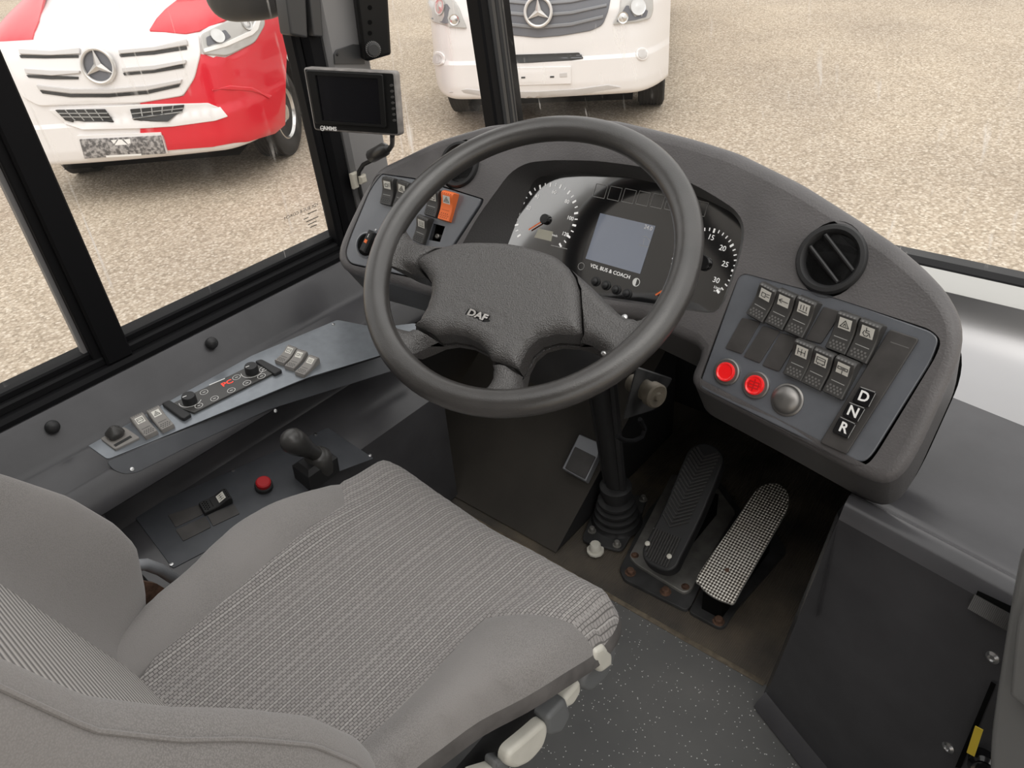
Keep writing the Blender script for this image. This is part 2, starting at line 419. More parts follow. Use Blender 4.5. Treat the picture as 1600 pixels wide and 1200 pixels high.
def gravel():
    m = mat('pale_gravel', (.5, .45, .4), .9, spec=.2); k = Nd(m); c = k.coord()
    v = k.n('ShaderNodeTexVoronoi', i_Scale=55.0); k.l(c, v.inputs['Vector']); v2 = k.n('ShaderNodeTexVoronoi', i_Scale=90.0); k.l(c, v2.inputs['Vector'])
    w = k.n('ShaderNodeTexWhiteNoise'); k.l(v.outputs['Position'], w.inputs['Vector'])
    n = k.n('ShaderNodeTexNoise', i_Scale=.8, i_Detail=6.0); k.l(c, n.inputs['Vector'])
    st = k.ramp(w.outputs['Value'], (0.0, (.42, .36, .29)), (.3, (.54, .46, .375)), (.7, (.62, .54, .445)), (1.0, (.76, .69, .60)))
    sh = k.ramp(v.outputs['Distance'], (.2, (1, 1, 1)), (.75, (.74, .72, .69)))
    mm = k.n('ShaderNodeMix', data_type='RGBA', blend_type='MULTIPLY'); mm.inputs[0].default_value = 1; k.l(st, mm.inputs[6]); k.l(sh, mm.inputs[7])
    big = k.ramp(n.outputs['Fac'], (.3, (.86, .84, .82)), (.7, (1.06, 1.04, 1.0)))
    m2 = k.n('ShaderNodeMix', data_type='RGBA', blend_type='MULTIPLY'); m2.inputs[0].default_value = 1; k.l(mm.outputs[2], m2.inputs[6]); k.l(big, m2.inputs[7])
    k.l(m2.outputs[2], k.b.inputs['Base Color']); k.bump(k.math('SUBTRACT', 1.0, k.math('ADD', v.outputs['Distance'], k.math('MULTIPLY', v2.outputs['Distance'], .4))), .35, .008); return m
M['gravel'] = gravel()
def plate_speckle():
    m = mat('dirty_printed_plate', (.1, .1, .1), .6); k = Nd(m); c = k.coord(); n = k.n('ShaderNodeTexNoise', i_Scale=38.0, i_Detail=3.0); k.l(c, n.inputs['Vector'])
    k.l(k.ramp(n.outputs['Fac'], (.42, (.12, .115, .115)), (.62, (.46, .44, .43))), k.b.inputs['Base Color']); return m
M['plate'] = plate_speckle()
def glass(name, dirt):
    """thin clear pane with dusty runs on its surface"""
    m = bpy.data.materials.new(name); m.use_nodes = True; k = Nd(m); nt = m.node_tree
    out = nt.nodes['Material Output']; tr = k.n('ShaderNodeBsdfTransparent'); gl = k.n('ShaderNodeBsdfGlossy'); gl.inputs['Roughness'].default_value = .02
    fr = k.n('ShaderNodeFresnel'); fr.inputs['IOR'].default_value = 1.4; mx = k.n('ShaderNodeMixShader'); k.l(k.math('MULTIPLY', fr.outputs[0], .5), mx.inputs[0]); k.l(tr.outputs[0], mx.inputs[1]); k.l(gl.outputs[0], mx.inputs[2])
    c = k.coord(); mp = k.n('ShaderNodeMapping'); mp.inputs['Scale'].default_value = (60, 60, 3.0); k.l(c, mp.inputs['Vector'])
    n = k.n('ShaderNodeTexNoise', i_Scale=1.0, i_Detail=3.0, i_Distortion=.4); k.l(mp.outputs[0], n.inputs['Vector'])
    p = k.n('ShaderNodeTexNoise', i_Scale=7.0, i_Detail=4.0); k.l(c, p.inputs['Vector'])
    run = k.math('MULTIPLY', k.ramp(n.outputs['Fac'], (.62, 0.0), (.72, 1.0)), k.ramp(p.outputs['Fac'], (.45, 0.0), (.6, 1.0)))
    haze = k.math('MULTIPLY', k.ramp(p.outputs['Fac'], (.5, 0.0), (.8, 1.0)), .09)
    fac = k.math('MULTIPLY', k.math('ADD', k.math('MULTIPLY', run, .8), k.math('ADD', haze, .008)), dirt)
    df = k.n('ShaderNodeBsdfTranslucent'); df.inputs['Color'].default_value = (.95, .93, .9, 1); mx2 = k.n('ShaderNodeMixShader'); k.l(fac, mx2.inputs[0]); k.l(mx.outputs[0], mx2.inputs[1]); k.l(df.outputs[0], mx2.inputs[2])
    k.l(mx2.outputs[0], out.inputs['Surface']); nt.nodes.remove(k.b); return m
M['glass'] = glass('dusty_side_glass', 1.0)
M['glass_clean'] = glass('windscreen_glass', .6)
def lens_mat():
    m = mat('instrument_lens_dark', (.010, .010, .011), .07, spec=.5, coat=1.0); m.node_tree.nodes['Principled BSDF'].inputs['IOR'].default_value = 3.2; return m
M['lens'] = lens_mat()
M['shelf'] = mat('satin_metallic_shelf_paint', (.42, .415, .42), .30, metal=.85, bump=('noise', 400, .05, .0004))
M['door'] = mat('satin_grey_door_moulding', (.42, .415, .405), .30, metal=.5, bump=('noise', 600, .1, .0004))
M['lamp_slat'] = mat('grille_slat_grey', (.24, .245, .26), .45)
M['van_pale'] = mat('recess_white_paint', (.70, .66, .64), .4)
M['insert'].node_tree.nodes['Principled BSDF'].inputs['IOR'].default_value = 1.9
for k_ in ('leather', 'rim'): M[k_].node_tree.nodes['Principled BSDF'].inputs['IOR'].default_value = 1.75
# ================================================================== dashboard
DN = V((0, -1, .65)).normalized()
def dash_y(x, z): return .85 + .65 * (z - .70) - .23 * (x + .58) ** 2
class Dash(Field):
    def pt(s, a, b, w=0.0): return s.pt0(a, b) + s.out * w
D = Dash(lambda x, z: V((x, dash_y(x, z), z)), lambda P: P.y - dash_y(P.x, P.z), lambda P: (P.x, P.z), DN, .4, 2.2)
def frame_at(surf, pa, pb, w):
    """frame from a bottom and a top pixel of a small part: centre-bottom origin, right, along, normal, length"""
    a, b = surf.px(*pa, w), surf.px(*pb, w); A, B = surf.pt(*a, 0), surf.pt(*b, 0)
    n = surf.nrm((a[0] + b[0]) / 2, (a[1] + b[1]) / 2); ey = (B - A); L = ey.length; ey = ey.normalized(); ey = (ey - n * ey.dot(n)).normalized()
    return A, ey.cross(n), ey, n, L
def strokes(mb, O, ex, ey, n, lines, wd, m, lift=.0003):
    for ln in lines:
        for (x0, y0), (x1, y1) in zip(ln[:-1], ln[1:]):
            a, b = O + ex * x0 + ey * y0, O + ex * x1 + ey * y1; t = (b - a).normalized() * wd * .5; s = n.cross(t)
            mb.quad(a - t - s + n * lift, b + t - s + n * lift, b + t + s + n * lift, a - t + s + n * lift, m)
ICONS = {
 'lamp': [[(-.6, -.4), (-.6, .3), (.1, .3), (.1, -.4), (-.6, -.4)], [(.3, .3), (.8, .4)], [(.3, -.1), (.8, -.1)]],
 'arrow': [[(.8, 0), (-.7, 0)], [(-.3, .35), (-.8, 0), (-.3, -.35)]],
 'heat': [[(-.7, -.5), (.7, -.5)], [(-.5, -.2), (-.5, .5)], [(0, -.2), (0, .6)], [(.5, -.2), (.5, .5)]],
 'tri': [[(-.7, -.5), (0, .6), (.7, -.5), (-.7, -.5)], [(-.2, -.25), (0, .1), (.2, -.25)]],
 'chair': [[(-.2, .7), (-.2, -.05), (.35, -.05), (.6, -.6)], [(-.45, .15), (-.6, -.3), (-.3, -.65), (.1, -.6), (.25, -.3)], [(-.2, .3), (.3, .3)]],
 'bus': [[(-.7, -.5), (-.7, .5), (.7, .5), (.7, -.5), (-.7, -.5)], [(-.7, .1), (.7, .1)], [(-.4, -.7), (-.4, -.5)], [(.4, -.7), (.4, -.5)]],
 'wheels': [[(-.6, .5), (-.6, -.5)], [(.6, .5), (.6, -.5)], [(0, .5), (0, -.5)], [(-.6, 0), (.6, 0)]],
 'kneel': [[(-.8, -.1), (-.8, .3), (.8, .3), (.8, -.1), (-.8, -.1)], [(-.3, .1), (.4, .1)], [(0, -.3), (0, -.8)]],
}
PROF = [(0, .0050), (.03, .0095), (.36, .0090), (.55, .0105), (.70, .0140), (.80, .0172), (.88, .0185), (.95, .0170), (1.0, .0105)]
def prof_h(t):
    for (a, h), (b, g) in zip(PROF[:-1], PROF[1:]):
        if t <= b: return h + (g - h) * (t - a) / (b - a)
    return PROF[-1][1]
def rocker(parent, surf, pa, pb, w, wd, icon, body='switch', dot='dot', name='rocker_switch', flip=False, plate='icon', hs=1.0):
    O, ex, ey, n, L = frame_at(surf, pa, pb, w + .011 * hs)
    if flip: O = O + ey * L; ex, ey = -ex, -ey
    O = O + n * w if not isinstance(surf, Field) else O + n * w
    mb = MB(); c = .0013; secs = []
    for x, d in ((-wd / 2, c), (-wd / 2 + c, 0), (wd / 2 - c, 0), (wd / 2, c)):
        secs.append([O + ex * x + ey * (min(max(t * L, d), L - d)) + n * (h * hs - d) for t, h in PROF] + [O + ex * x + ey * (L - d), O + ex * x + ey * d])
    K = len(secs[0]); vs = [p for s in secs for p in s]; fs = []
    for i in range(3):
        for k in range(K): l = (k + 1) % K; fs.append((i * K + k, (i + 1) * K + k, (i + 1) * K + l, i * K + l))
    fs += [tuple(reversed(range(K))) , tuple(3 * K + k for k in range(K))]
    mb.add(vs, fs, M[body])
    # dimples and ridges moulded in the face
    def face_frame(t):
        e = .02; A = O + ey * ((t - e) * L) + n * prof_h(t - e) * hs; B = O + ey * ((t + e) * L) + n * prof_h(t + e) * hs
        f = (B - A).normalized(); return (A + B) / 2, f, ex.cross(f)
    for t, cnt in ((.10, 4), (.17, 5), (.24, 4), (.90, 5)):
        q, f, nn = face_frame(t)
        for i in range(cnt):
            x = (i - (cnt - 1) / 2) * wd * .17; s = wd * .045
            mb.quad(*[q + ex * (x + a * s) + f * (b * s) + nn * .0002 for a, b in ((-1, -1), (1, -1), (1, 1), (-1, 1))], M[dot])
    q, f, nn = face_frame(.36); s = wd * .33; mb.quad(*[q + ex * (a * s) + f * (b * .0004) + nn * .0003 for a, b in ((-1, -1), (1, -1), (1, 1), (-1, 1))], M['dim_mark' if body == 'switch' else dot])
    if icon:
        q, f, nn = face_frame(.70); s = wd * .30
        mb.quad(*[q + ex * (a * s) + f * (b * s * .95) + nn * .0004 for a, b in ((-1, -1), (1, -1), (1, 1), (-1, 1))], M[plate])
        strokes(mb, q + nn * .0005, ex, f, nn, [[(x * s, y * s) for x, y in ln] for ln in ICONS[icon]], wd * .035, M['icon_dark'])
    return mb.build(name, parent)

dash = thing('dashboard', 'black moulded bus dashboard wrapping round behind the steering wheel', 'dashboard', (-.58, .85, .45))
face = pxs(D, [(590, 260), (612, 250), (632, 240), (680, 217), (760, 193), (816, 187), (890, 181), (960, 185), (1020, 199), (1080, 214), (1150, 236), (1250, 285), (1345, 345), (1400, 382), (1445, 420), (1481, 459), (1500, 498), (1503, 530), (1496, 565), (1440, 690), (1418, 730), (1398, 752), (1375, 758), (1345, 748), (1220, 680), (1090, 612), (1078, 600), (1078, 585), (1096, 545), (1000, 500), (800, 475), (668, 462), (600, 442), (545, 428), (530, 419), (524, 405), (526, 385), (537, 357), (569, 290)])
hood = rnd(pxs(D, [(712, 400), (745, 340), (797, 269), (823, 254), (861, 250), (930, 251), (1001, 260), (1060, 276), (1110, 302), (1150, 328), (1164, 352), (1160, 390), (1142, 445), (1124, 492), (967, 471), (800, 444), (722, 428)]), .02, 3)
LW = -.05
lensp = rnd(pxs(D, [(783, 410), (806, 350), (833, 283), (846, 275), (876, 272), (926, 271), (985, 277), (1045, 291), (1100, 310), (1146, 333), (1160, 354), (1156, 390), (1139, 443), (1122, 489), (967, 467), (820, 445), (778, 436)], LW), .012, 3)
VC = D.px(1299, 405); VR = .0385
VL = D.px(718, 257); VLR = .0345
vent_r, vent_l = circ(*VC, VR), circ(*VL, VLR)
left_cut = rnd(pxs(D, [(588, 270), (653, 279), (700, 293), (757, 311), (752, 322), (706, 392), (672, 441), (545, 413), (538, 397), (545, 372)]), .014, 4)
right_cut = rnd(pxs(D, [(1156, 425), (1300, 464), (1455, 515), (1472, 532), (1462, 558), (1372, 706), (1355, 728), (1330, 726), (1108, 614), (1093, 604), (1094, 590), (1125, 505)]), .012, 4)
f2 = rnd(face, .012, 2)
# the face with its openings
mb2 = MB()
P = lambda q, w: D.pt(q[0], q[1], w)
poly = ccw(f2); N = len(poly); rings = [[D.pt(q[0], q[1], -.014) + V((0, .035, -.062)) for q in poly]]
for k in range(5):
    a = math.pi / 2 * k / 4; last = inset(poly, .014 * (1 - math.cos(a))); rings.append([P(q, -.014 + .014 * math.sin(a)) for q in last])
vs = [p for r in rings for p in r]
mb2.add(vs, [(k * N + i, k * N + (i + 1) % N, (k + 1) * N + (i + 1) % N, (k + 1) * N + i) for k in range(1) for i in range(N)], M['dash_side'])
mb2.add(vs, [(k * N + i, k * N + (i + 1) % N, (k + 1) * N + (i + 1) % N, (k + 1) * N + i) for k in range(1, 5) for i in range(N)], M['dash'])
mb2.fill(D, last, 0, M['dash'], (hood, vent_r, vent_l, left_cut, right_cut), .03)
for h, d in ((vent_r, -.05), (vent_l, -.05), (left_cut, -.004), (right_cut, -.004)):
    h = ccw(h); n = len(h); mb2.add([P(q, 0) for q in h] + [P(q, d) for q in h], [((i + 1) % n, i, n + i, n + (i + 1) % n) for i in range(n)], M['dash'])
n = len(hood)
mids = [D.pt(*a, 0).lerp(D.pt(*b, LW), .15) - DN * .002 for a, b in zip(hood, lensp)]
hv = [D.pt(*q, 0) for q in hood] + mids + [D.pt(*q, LW) for q in lensp]
mb2.add(hv, [(k * n + i, k * n + (i + 1) % n, (k + 1) * n + (i + 1) % n, (k + 1) * n + i) for k in range(2) for i in range(n)], M['dash_side'])
# closed underside of the moulding
mb2.add([p + V((0, .02, -.002)) for p in rings[0]], [tuple(reversed(range(N)))], M['deep'])
shell = mb2.build('dash_shell', dash, 45)

# ---- instrument cluster
mb = MB(); mb.slab(D, lensp, LW - .01, LW, M['lens'], res=.04)
W = LW + .0006
def seg2(mbx, a, b, wd, m, w=W):
    d = (V(b) - V(a)); 
    if d.length < 1e-6: return
    t = d.normalized(); s = V((-t.y, t.x)) * wd / 2
    mbx.quad(*[D.pt(q.x, q.y, w) for q in (V(a) - s, V(b) - s, V(b) + s, V(a) + s)], m)
def dtext(mbx, t, px, size, m, dx=(30, 9.3), w=W, sx=1.0):
    a = D.px(*px, w); b = D.px(px[0] + dx[0], px[1] + dx[1], w); O = D.pt(*a, w); ex = (D.pt(*b, w) - O).normalized(); n = D.nrm(*a); ey = n.cross(ex)
    mbx.text(t, O, ex, ey, size, m, .0002, sx=sx, bold=0)
# right rev counter
rc = D.px(1099, 411, W); r1 = D.px(1151, 416, W); RR = math.hypot(r1[0] - rc[0], r1[1] - rc[1])
def dial(cx, cy, R, a0, a1, cnt, major, m, inner=.88):
    for i in range(cnt):
        a = math.radians(a0 + (a1 - a0) * i / (cnt - 1)); big = i % major == 0
        c, s = math.cos(a), math.sin(a); k = inner + .03 - (.03 if big else 0)
        seg2(mb, (cx + R * k * c, cy + R * k * s * ASP), (cx + R * c, cy + R * s * ASP), .0026 if big else .0014, m)
ASP = math.cos(math.atan(.65))   # the face leans, so a circle on it is squashed in height
dial(rc[0], rc[1], RR, 222, -42, 31, 5, M['dial_mark'])
for t, p in (('15', (1111, 371)), ('20', (1129, 388)), ('25', (1133, 413)), ('30', (1119, 438))): dtext(mb, t, p, .0105, M['dial_mark'])
dtext(mb, '1/min', (1121, 450), .0055, M['dial_mark']); dtext(mb, 'x100', (1120, 455), .005, M['dial_mark'])
# left speedometer
lc = D.px(853, 341, W); l1 = D.px(901, 349, W); RL = math.hypot(l1[0] - lc[0], l1[1] - lc[1])
dial(lc[0], lc[1], RL, 222, -42, 27, 2, M['dial_mark'])
for t, p in (('20', (826, 325)), ('40', (839, 307)), ('60', (866, 300)), ('80', (886, 315)), ('100', (891, 341)), ('120', (883, 366))): dtext(mb, t, p, .0085, M['dial_mark'])
dtext(mb, 'km/h', (867, 368), .005, M['dial_mark']); seg2(mb, D.px(834, 374), D.px(860, 380), .0009, M['dim_mark'])
dtext(mb, 'VDL BUS & COACH', (953, 424), .0080, M['dial_mark'], w=W, sx=1.05)
# row of warning-lamp frames
for i in range(8):
    a, b = D.px(932 + i * 22.5, 287 + i * 3.7, W), D.px(950 + i * 22.5, 290 + i * 3.7, W); h = .0165
    for p, q in (((a[0], a[1]), (b[0], a[1])), ((b[0], a[1]), (b[0], a[1] - h)), ((b[0], a[1] - h), (a[0], a[1] - h)), ((a[0], a[1] - h), (a[0], a[1]))): seg2(mb, p, q, .0007, M['dim_mark'])
def dring(mbx, px, r, wd, m, w=W, half=False):
    c = D.px(*px, w); pts = circ(c[0], c[1], r, 20, r * ASP)
    for i in range(20): seg2(mbx, pts[i], pts[(i + 1) % 20], wd, m, w)
    if half: mbx.add([D.pt(*c, w)] + [D.pt(*pts[k % 20], w) for k in range(5, 16)], [(0, i, i + 1) for i in range(1, 11)], m)
dring(mb, (994, 441), .0058, .001, M['white_mark'], half=True); dring(mb, (908, 416), .0055, .0007, M['dim_mark'])
cl = mb.build('instrument_cluster', dash)
mb = MB(); mb.slab(D, pxs(D, [(938, 333), (1024, 353), (1000, 428), (915, 404)], W), W - .001, W + .0004, M['lcd']); S2 = W + .0006
dtext(mb, '24.0', (1013, 356), .0085, M['white_mark'], w=S2)
bp = [D.px(u, v, S2) for u, v in ((985, 372), (992, 366), (1010, 370), (1016, 376), (1013, 386), (984, 379))]
for i in range(6): seg2(mb, bp[i], bp[(i + 1) % 6], .0007, M['dim_mark'], S2)
for u in (991, 999, 1007): seg2(mb, D.px(u, 372, S2), D.px(u - 2, 382, S2), .0006, M['dim_mark'], S2)
mb.build('lcd_screen', cl)
mb = MB(); mb.slab(D, pxs(D, [(842, 357), (864, 362), (861, 377), (835, 371)], W), W - .001, W + .0006, M['lcd_small']); mb.build('odometer_display', cl)
mb = MB(); seg2(mb, D.px(850, 344, W + .004), D.px(826, 359, W + .004), .0022, M['orange'], W + .004); q = D.px(853, 343, W); mb.slab(D, circ(q[0], q[1], .008, 18, .0068), W, W + .006, M['gloss_black'], bev=.001); mb.build('gauge_needle', cl)
mb = MB(); q = D.px(1099, 411, W); mb.slab(D, circ(q[0], q[1], .011, 18, .009), W, W + .006, M['gloss_black'], bev=.001); seg2(mb, D.px(1092, 419, W + .004), D.px(1024, 461, W + .004), .0022, M['orange'], W + .004); mb.build('gauge_needle', cl)
for u, v in ((931, 440), (947, 446), (963, 453), (980, 459)):
    mb = MB(); q = D.px(u, v, W); O = D.pt(*q, W); mb.lathe(O, DN, [(.0075, 0), (.0075, .001), (.0058, .0015), (.0052, .006), (.003, .0075), (0, .008)], M['black'], 18); mb.build('cluster_button', cl)

# ---- right switch panel
RP = -.0035
C3 = crop(1060, 400, .275)
poly = rnd(pxs(D, C3((370, 88), (900, 235), (1440, 428), (1482, 470), (1440, 590), (1110, 1120), (1060, 1172), (960, 1160), (170, 772), (128, 745), (132, 705), (345, 110)), RP), .012, 4)
mb = MB(); mb.slab(D, poly, RP - .006, RP + .002, M['insert'], bev=.0016, res=.04)
rp = mb.build('switch_panel', dash); PW = RP + .002
c3 = lambda x, y: C3((x, y))[0]
for pa, pb, ic in (((425, 355), (537, 168), 'lamp'), ((535, 402), (640, 200), 'arrow'), ((648, 448), (755, 240), 'heat'), ((888, 545), (990, 325), 'tri'), ((1008, 594), (1120, 370), 'chair'), ((642, 694), (742, 486), 'wheels'), ((748, 745), (855, 535), 'bus'), ((870, 796), (980, 582), 'kneel')):
    rocker(rp, D, c3(*pa), c3(*pb), PW, .0255, ic)
for pts in (((365, 350), (468, 376), (362, 558), (268, 525)), ((482, 396), (580, 428), (463, 610), (372, 572)), ((584, 436), (688, 468), (573, 658), (478, 622)), ((828, 288), (932, 318), (812, 500), (722, 476))):
    mb = MB(); mb.slab(D, rnd(pxs(D, C3(*pts), PW), .002, 2), PW, PW + .0022, M['blank'], bev=.0007); mb.build('blanking_plate', rp)
def lamp(parent, surf, px, w, r, cross=False):
    q = surf.px(*px, w); O = surf.pt(*q, w); n = surf.nrm(*q); mb = MB()
    mb.lathe(O, n, [(r * 1.42, 0), (r * 1.42, .003), (r * 1.3, .0045), (r * 1.02, .0045)], M['grey_dome'], 28)
    mb.lathe(O, n, [(r, .003), (r, .0075), (r * .9, .009), (r * .78, .0085), (r * .72, .0075), (0, .0078)], M['red_lens'], 28)
    if cross:
        ex = V((1, 0, 0)); ey = n.cross(ex).normalized(); a = r * .5
        strokes(mb, O + n * .0081, ex, ey, n, [[(-a, -a * .6), (-a, a * .6), (a, a * .6), (a, -a * .6), (-a, -a * .6)], [(0, -a * 1.1), (0, a * 1.1)], [(-a * 1.2, 0), (a * 1.2, 0)]], r * .13, M['red_ring'])
    return mb.build('indicator_lamp', parent)
lamp(rp, D, c3(278, 660), PW, .0125); lamp(rp, D, c3(443, 735), PW, .0125, True)
q = D.px(*c3(620, 818), PW); mb = MB(); mb.lathe(D.pt(*q, PW), D.nrm(*q), [(.0205, 0), (.0205, .002), (.0185, .0035)] + [(.018 * math.cos(a), .0035 + .0095 * math.sin(a)) for a in [math.pi / 2 * k / 8 for k in range(9)]], M['grey_dome'], 32); mb.build('alarm_dome', rp)
mb = MB(); mb.slab(D, rnd(pxs(D, C3((1205, 417), (1372, 472), (958, 1128), (808, 1060)), PW), .003, 2), PW, PW + .005, M['blank'], bev=.0012)
seg2(mb, D.px(*c3(1205, 488), PW + .0052), D.px(*c3(1310, 524), PW + .0052), .0008, M['dot'], PW + .0052); mb.build('gear_selector_strip', rp)
for pts, t in (([(1030, 742), (1125, 775), (1080, 862), (985, 826)], 'D'), ([(967, 830), (1063, 866), (1018, 945), (928, 905)], 'N'), ([(917, 912), (1010, 955), (962, 1040), (872, 1000)], 'R')):
    p = pxs(D, C3(*pts), PW + .0085); mb = MB(); mb.slab(D, rnd(p, .002, 2), PW + .005, PW + .0095, M['gloss_black'], bev=.001)
    O = D.pt(sum(a for a, b in p) / 4, sum(b for a, b in p) / 4, PW + .0097); ex = (D.pt(*p[2]) - D.pt(*p[3])).normalized(); n = D.nrm(*p[0]); ey = n.cross(ex)
    mb.text(t, O, ex, ey, .0165, M['white_mark'], .0002, bold=.0004)
    for i in (0, 1): 
        a, b = V(p[i]), V(p[i + 1]); seg2(mb, a.lerp(b, .06), a.lerp(b, .94), .0006, M['dim_mark'], PW + .0097)
    o = mb.build('gear_button', rp); o['label'] = 'gloss black button lettered ' + t

# ---- left switch panel
LP = -.0035
C4 = crop(520, 240, .1625); c4 = lambda x, y: C4((x, y))[0]
poly = rnd(pxs(D, [(590, 271), (653, 280.5), (700, 295), (753, 311), (750, 320), (704, 391), (671, 439), (548, 412), (540.5, 397), (548, 372)], LP), .013, 4)
mb = MB(); sock = pxs(D, C4((968, 672), (1080, 700), (1030, 850), (925, 830)), LP + .002)
mb.slab(D, poly, LP - .006, LP + .002, M['insert'], bev=.0016, res=.04, holes=(sock,)); PL = LP + .002
mb.fill(D, ccw(sock), LP - .03, M['deep']); sk = ccw(sock); mb.add([D.pt(*q, PL) for q in sk] + [D.pt(*q, LP - .03) for q in sk], [((i + 1) % 4, i, 4 + i, 4 + (i + 1) % 4) for i in range(4)], M['deep'])
lp = mb.build('switch_panel', dash)
lp['label'] = 'left switch panel'; rp['label'] = 'right switch panel'
for pa, pb, ic, bd in (((485, 488), (545, 225), 'lamp', 'switch'), ((608, 520), (692, 262), 'tri', 'switch'), ((912, 596), (985, 340), 'bus', 'switch'), ((797, 850), (882, 600), 'heat', 'switch'), ((1045, 640), (1122, 362), 'tri', 'orange')):
    o = rocker(lp, D, c4(*pa), c4(*pb), PL, .024, ic, body=bd, dot='black' if bd == 'switch' else 'orange_dark')
    if bd == 'orange': o['label'] = 'orange hazard rocker switch'
q = D.px(*c4(1005, 795), PL - .012); mb = MB(); O = D.pt(*q, PL - .012); mb.lathe(O, D.nrm(*q), [(.0042, -.016), (.0042, .001), (.0028, .002), (.0018, 0), (0, 0)], M['alu'], 16); mb.build('socket_screw', lp)
q = D.px(*c4(325, 880), PL); O = D.pt(*q, PL); n = D.nrm(*q); mb = MB()
mb.lathe(O, n, [(.0235, 0), (.0235, .0015), (.0205, .0025), (.0195, .0004), (0, .0004)], M['insert'], 32); mb.lathe(O, n, [(.0192, .0006), (0, .0007)], M['deep'], 32); mb.build('rotary_bezel', lp)
A, ex, ey, n, L = frame_at(D, c4(285, 940), c4(375, 748), PL + .008); mb = MB(); mb.box(A + n * PL, ex, ey, n, -.0062, .0062, 0, L, 0, .013, M['black'], .002)
mb.box(A + n * PL, ex, ey, n, -.003, .003, L * .42, L * .58, .013, .0142, M['orange'], .0004); strokes(mb, A + n * (PL + .0132), ex, ey, n, [[(0, L * .7), (0, L * .85)]], .001, M['white_mark']); mb.build('light_switch_knob', lp)
q = D.px(*c4(417, 735), PL); mb = MB(); mb.lathe(D.pt(*q, PL), D.nrm(*q), [(.0022, 0), (.002, .001), (0, .0012)], M['steel'], 12); mb.build('panel_screw', lp)

# ---- air vents
def vent(c, R, slats, name='air_vent'):
    n = D.nrm(*c); O = D.pt(*c, 0); mb = MB()
    mb.lathe(O, n, [(R * 1.10, -.004), (R * 1.10, .003), (R * 1.04, .006), (R * .92, .0065), (R * .84, .003), (R * .81, -.002)], M['black'], 40); mb.lathe(O, n, [(R * .81, -.002), (R * .80, -.045), (0, -.046)], M['deep'], 40)
    o = mb.build(name, dash); ex = V((1, 0, 0)); ey = n.cross(ex).normalized()
    ax = (ex * .80 - ey * .60).normalized(); ay = n.cross(ax)
    for k in slats:
        h = math.sqrt(max(0, (R * .80) ** 2 - (k * R) ** 2)); mb = MB(); tl = (n * .85 + ay * .5).normalized()
        mb.box(O + ay * k * R, ax, tl.cross(ax), tl, -h, h, -.0022, .0022, -.022, .004, M['black'], .0012); mb.build('vent_slat', o)
    if slats:
        mb = MB(); mb.box(O - n * .02, ay, ax, n, -R * .75, R * .75, -.0012, .0012, 0, .008, M['deep']); mb.build('vent_vane', o)
    return o
vent(VC, VR, (-.28, .28)); vent(VL, VLR, ())

# ================================================================== steering wheel
WN = V((.1150, -.4965, .8604)).normalized(); WC = CAM + V((-.5916, .6797, -.4357))
WE = V((1, 0, 0)) - WN * WN.x
WP = Plane(WC, WE, WN.cross(WE)); RM, TR = .2082, .0168
C9 = crop(500, 150, .425)
PWW = -.012
ang = math.radians(-3)
wheel = thing('steering_wheel', 'large black four-spoke steering wheel in front of the instruments', 'steering wheel', tuple(WC))
mb = MB(); prof = []
for k in range(96):
    a = 2 * math.pi * k / 96; prof.append(WP.pt(RM * math.cos(a), RM * math.sin(a), 0))
vs = []; fs = []; SG = 20
for k in range(96):
    rad = (prof[k] - WC).normalized()
    for j in range(SG):
        t = 2 * math.pi * j / SG; rr = TR * (1 + .05 * math.cos(2 * t)); vs.append(prof[k] + rad * rr * math.cos(t) + WN * rr * math.sin(t))
for k in range(96):
    for j in range(SG): fs.append((k * SG + j, ((k + 1) % 96) * SG + j, ((k + 1) % 96) * SG + (j + 1) % SG, k * SG + (j + 1) % SG))
mb.add(vs, fs, M['rim']); mb.build('rim', wheel)
H1 = pxs(WP, C9((300, 430), (306, 480), (330, 520), (370, 541), (450, 547), (560, 543), (680, 545), (760, 558), (860, 588), (920, 622), (965, 660), (1000, 692), (1045, 738), (1090, 782), (1130, 808), (1170, 815), (1210, 800), (1250, 745)), PWW)
H2 = pxs(WP, C9((262, 636), (330, 638), (385, 655), (412, 692), (410, 740), (395, 790), (372, 830), (335, 855), (290, 860), (262, 848)), PWW)
H3 = pxs(WP, C9((340, 985), (335, 965), (350, 938), (390, 905), (430, 887), (480, 880), (540, 890), (590, 915), (620, 950), (632, 1000), (625, 1045), (605, 1078), (570, 1094)), PWW)
H4 = pxs(WP, C9((750, 1082), (738, 1060), (734, 1030), (745, 980), (770, 932), (810, 898), (870, 882), (940, 886), (1000, 905), (1040, 935), (1052, 955), (1030, 990)), PWW)
def close_on_rim(h, r):
    a0 = math.atan2(h[-1][1], h[-1][0]); a1 = math.atan2(h[0][1], h[0][0]); d = (a1 - a0) % (2 * math.pi)
    if h is H1: d = d
    else: d = d if d < math.pi else d - 2 * math.pi
    return list(h) + [(r * math.cos(a0 + d * k / 30), r * math.sin(a0 + d * k / 30)) for k in range(0 if h is not H1 else 0, 31)]
RI = RM - TR * .55
HS = [close_on_rim(h, RI) for h in (H1, H2, H3, H4)]
HS = [[p for i, p in enumerate(h) if i == 0 or (V(p) - V(h[i - 1])).length > 1e-4] for h in HS]
outer = circ(0, 0, RM - .001, 96)
pad = pxs(WP, C9((358, 622), (380, 598), (430, 573), (510, 549), (560, 545), (680, 547), (760, 560), (860, 590), (885, 604), (920, 635), (945, 672), (962, 720), (968, 800), (970, 878), (940, 888), (870, 884), (810, 900), (772, 934), (748, 982), (735, 1014), (690, 1000), (632, 978), (618, 950), (588, 917), (540, 893), (480, 883), (430, 889), (345, 848), (372, 830), (396, 790), (411, 740), (412, 695), (388, 656)), PWW)
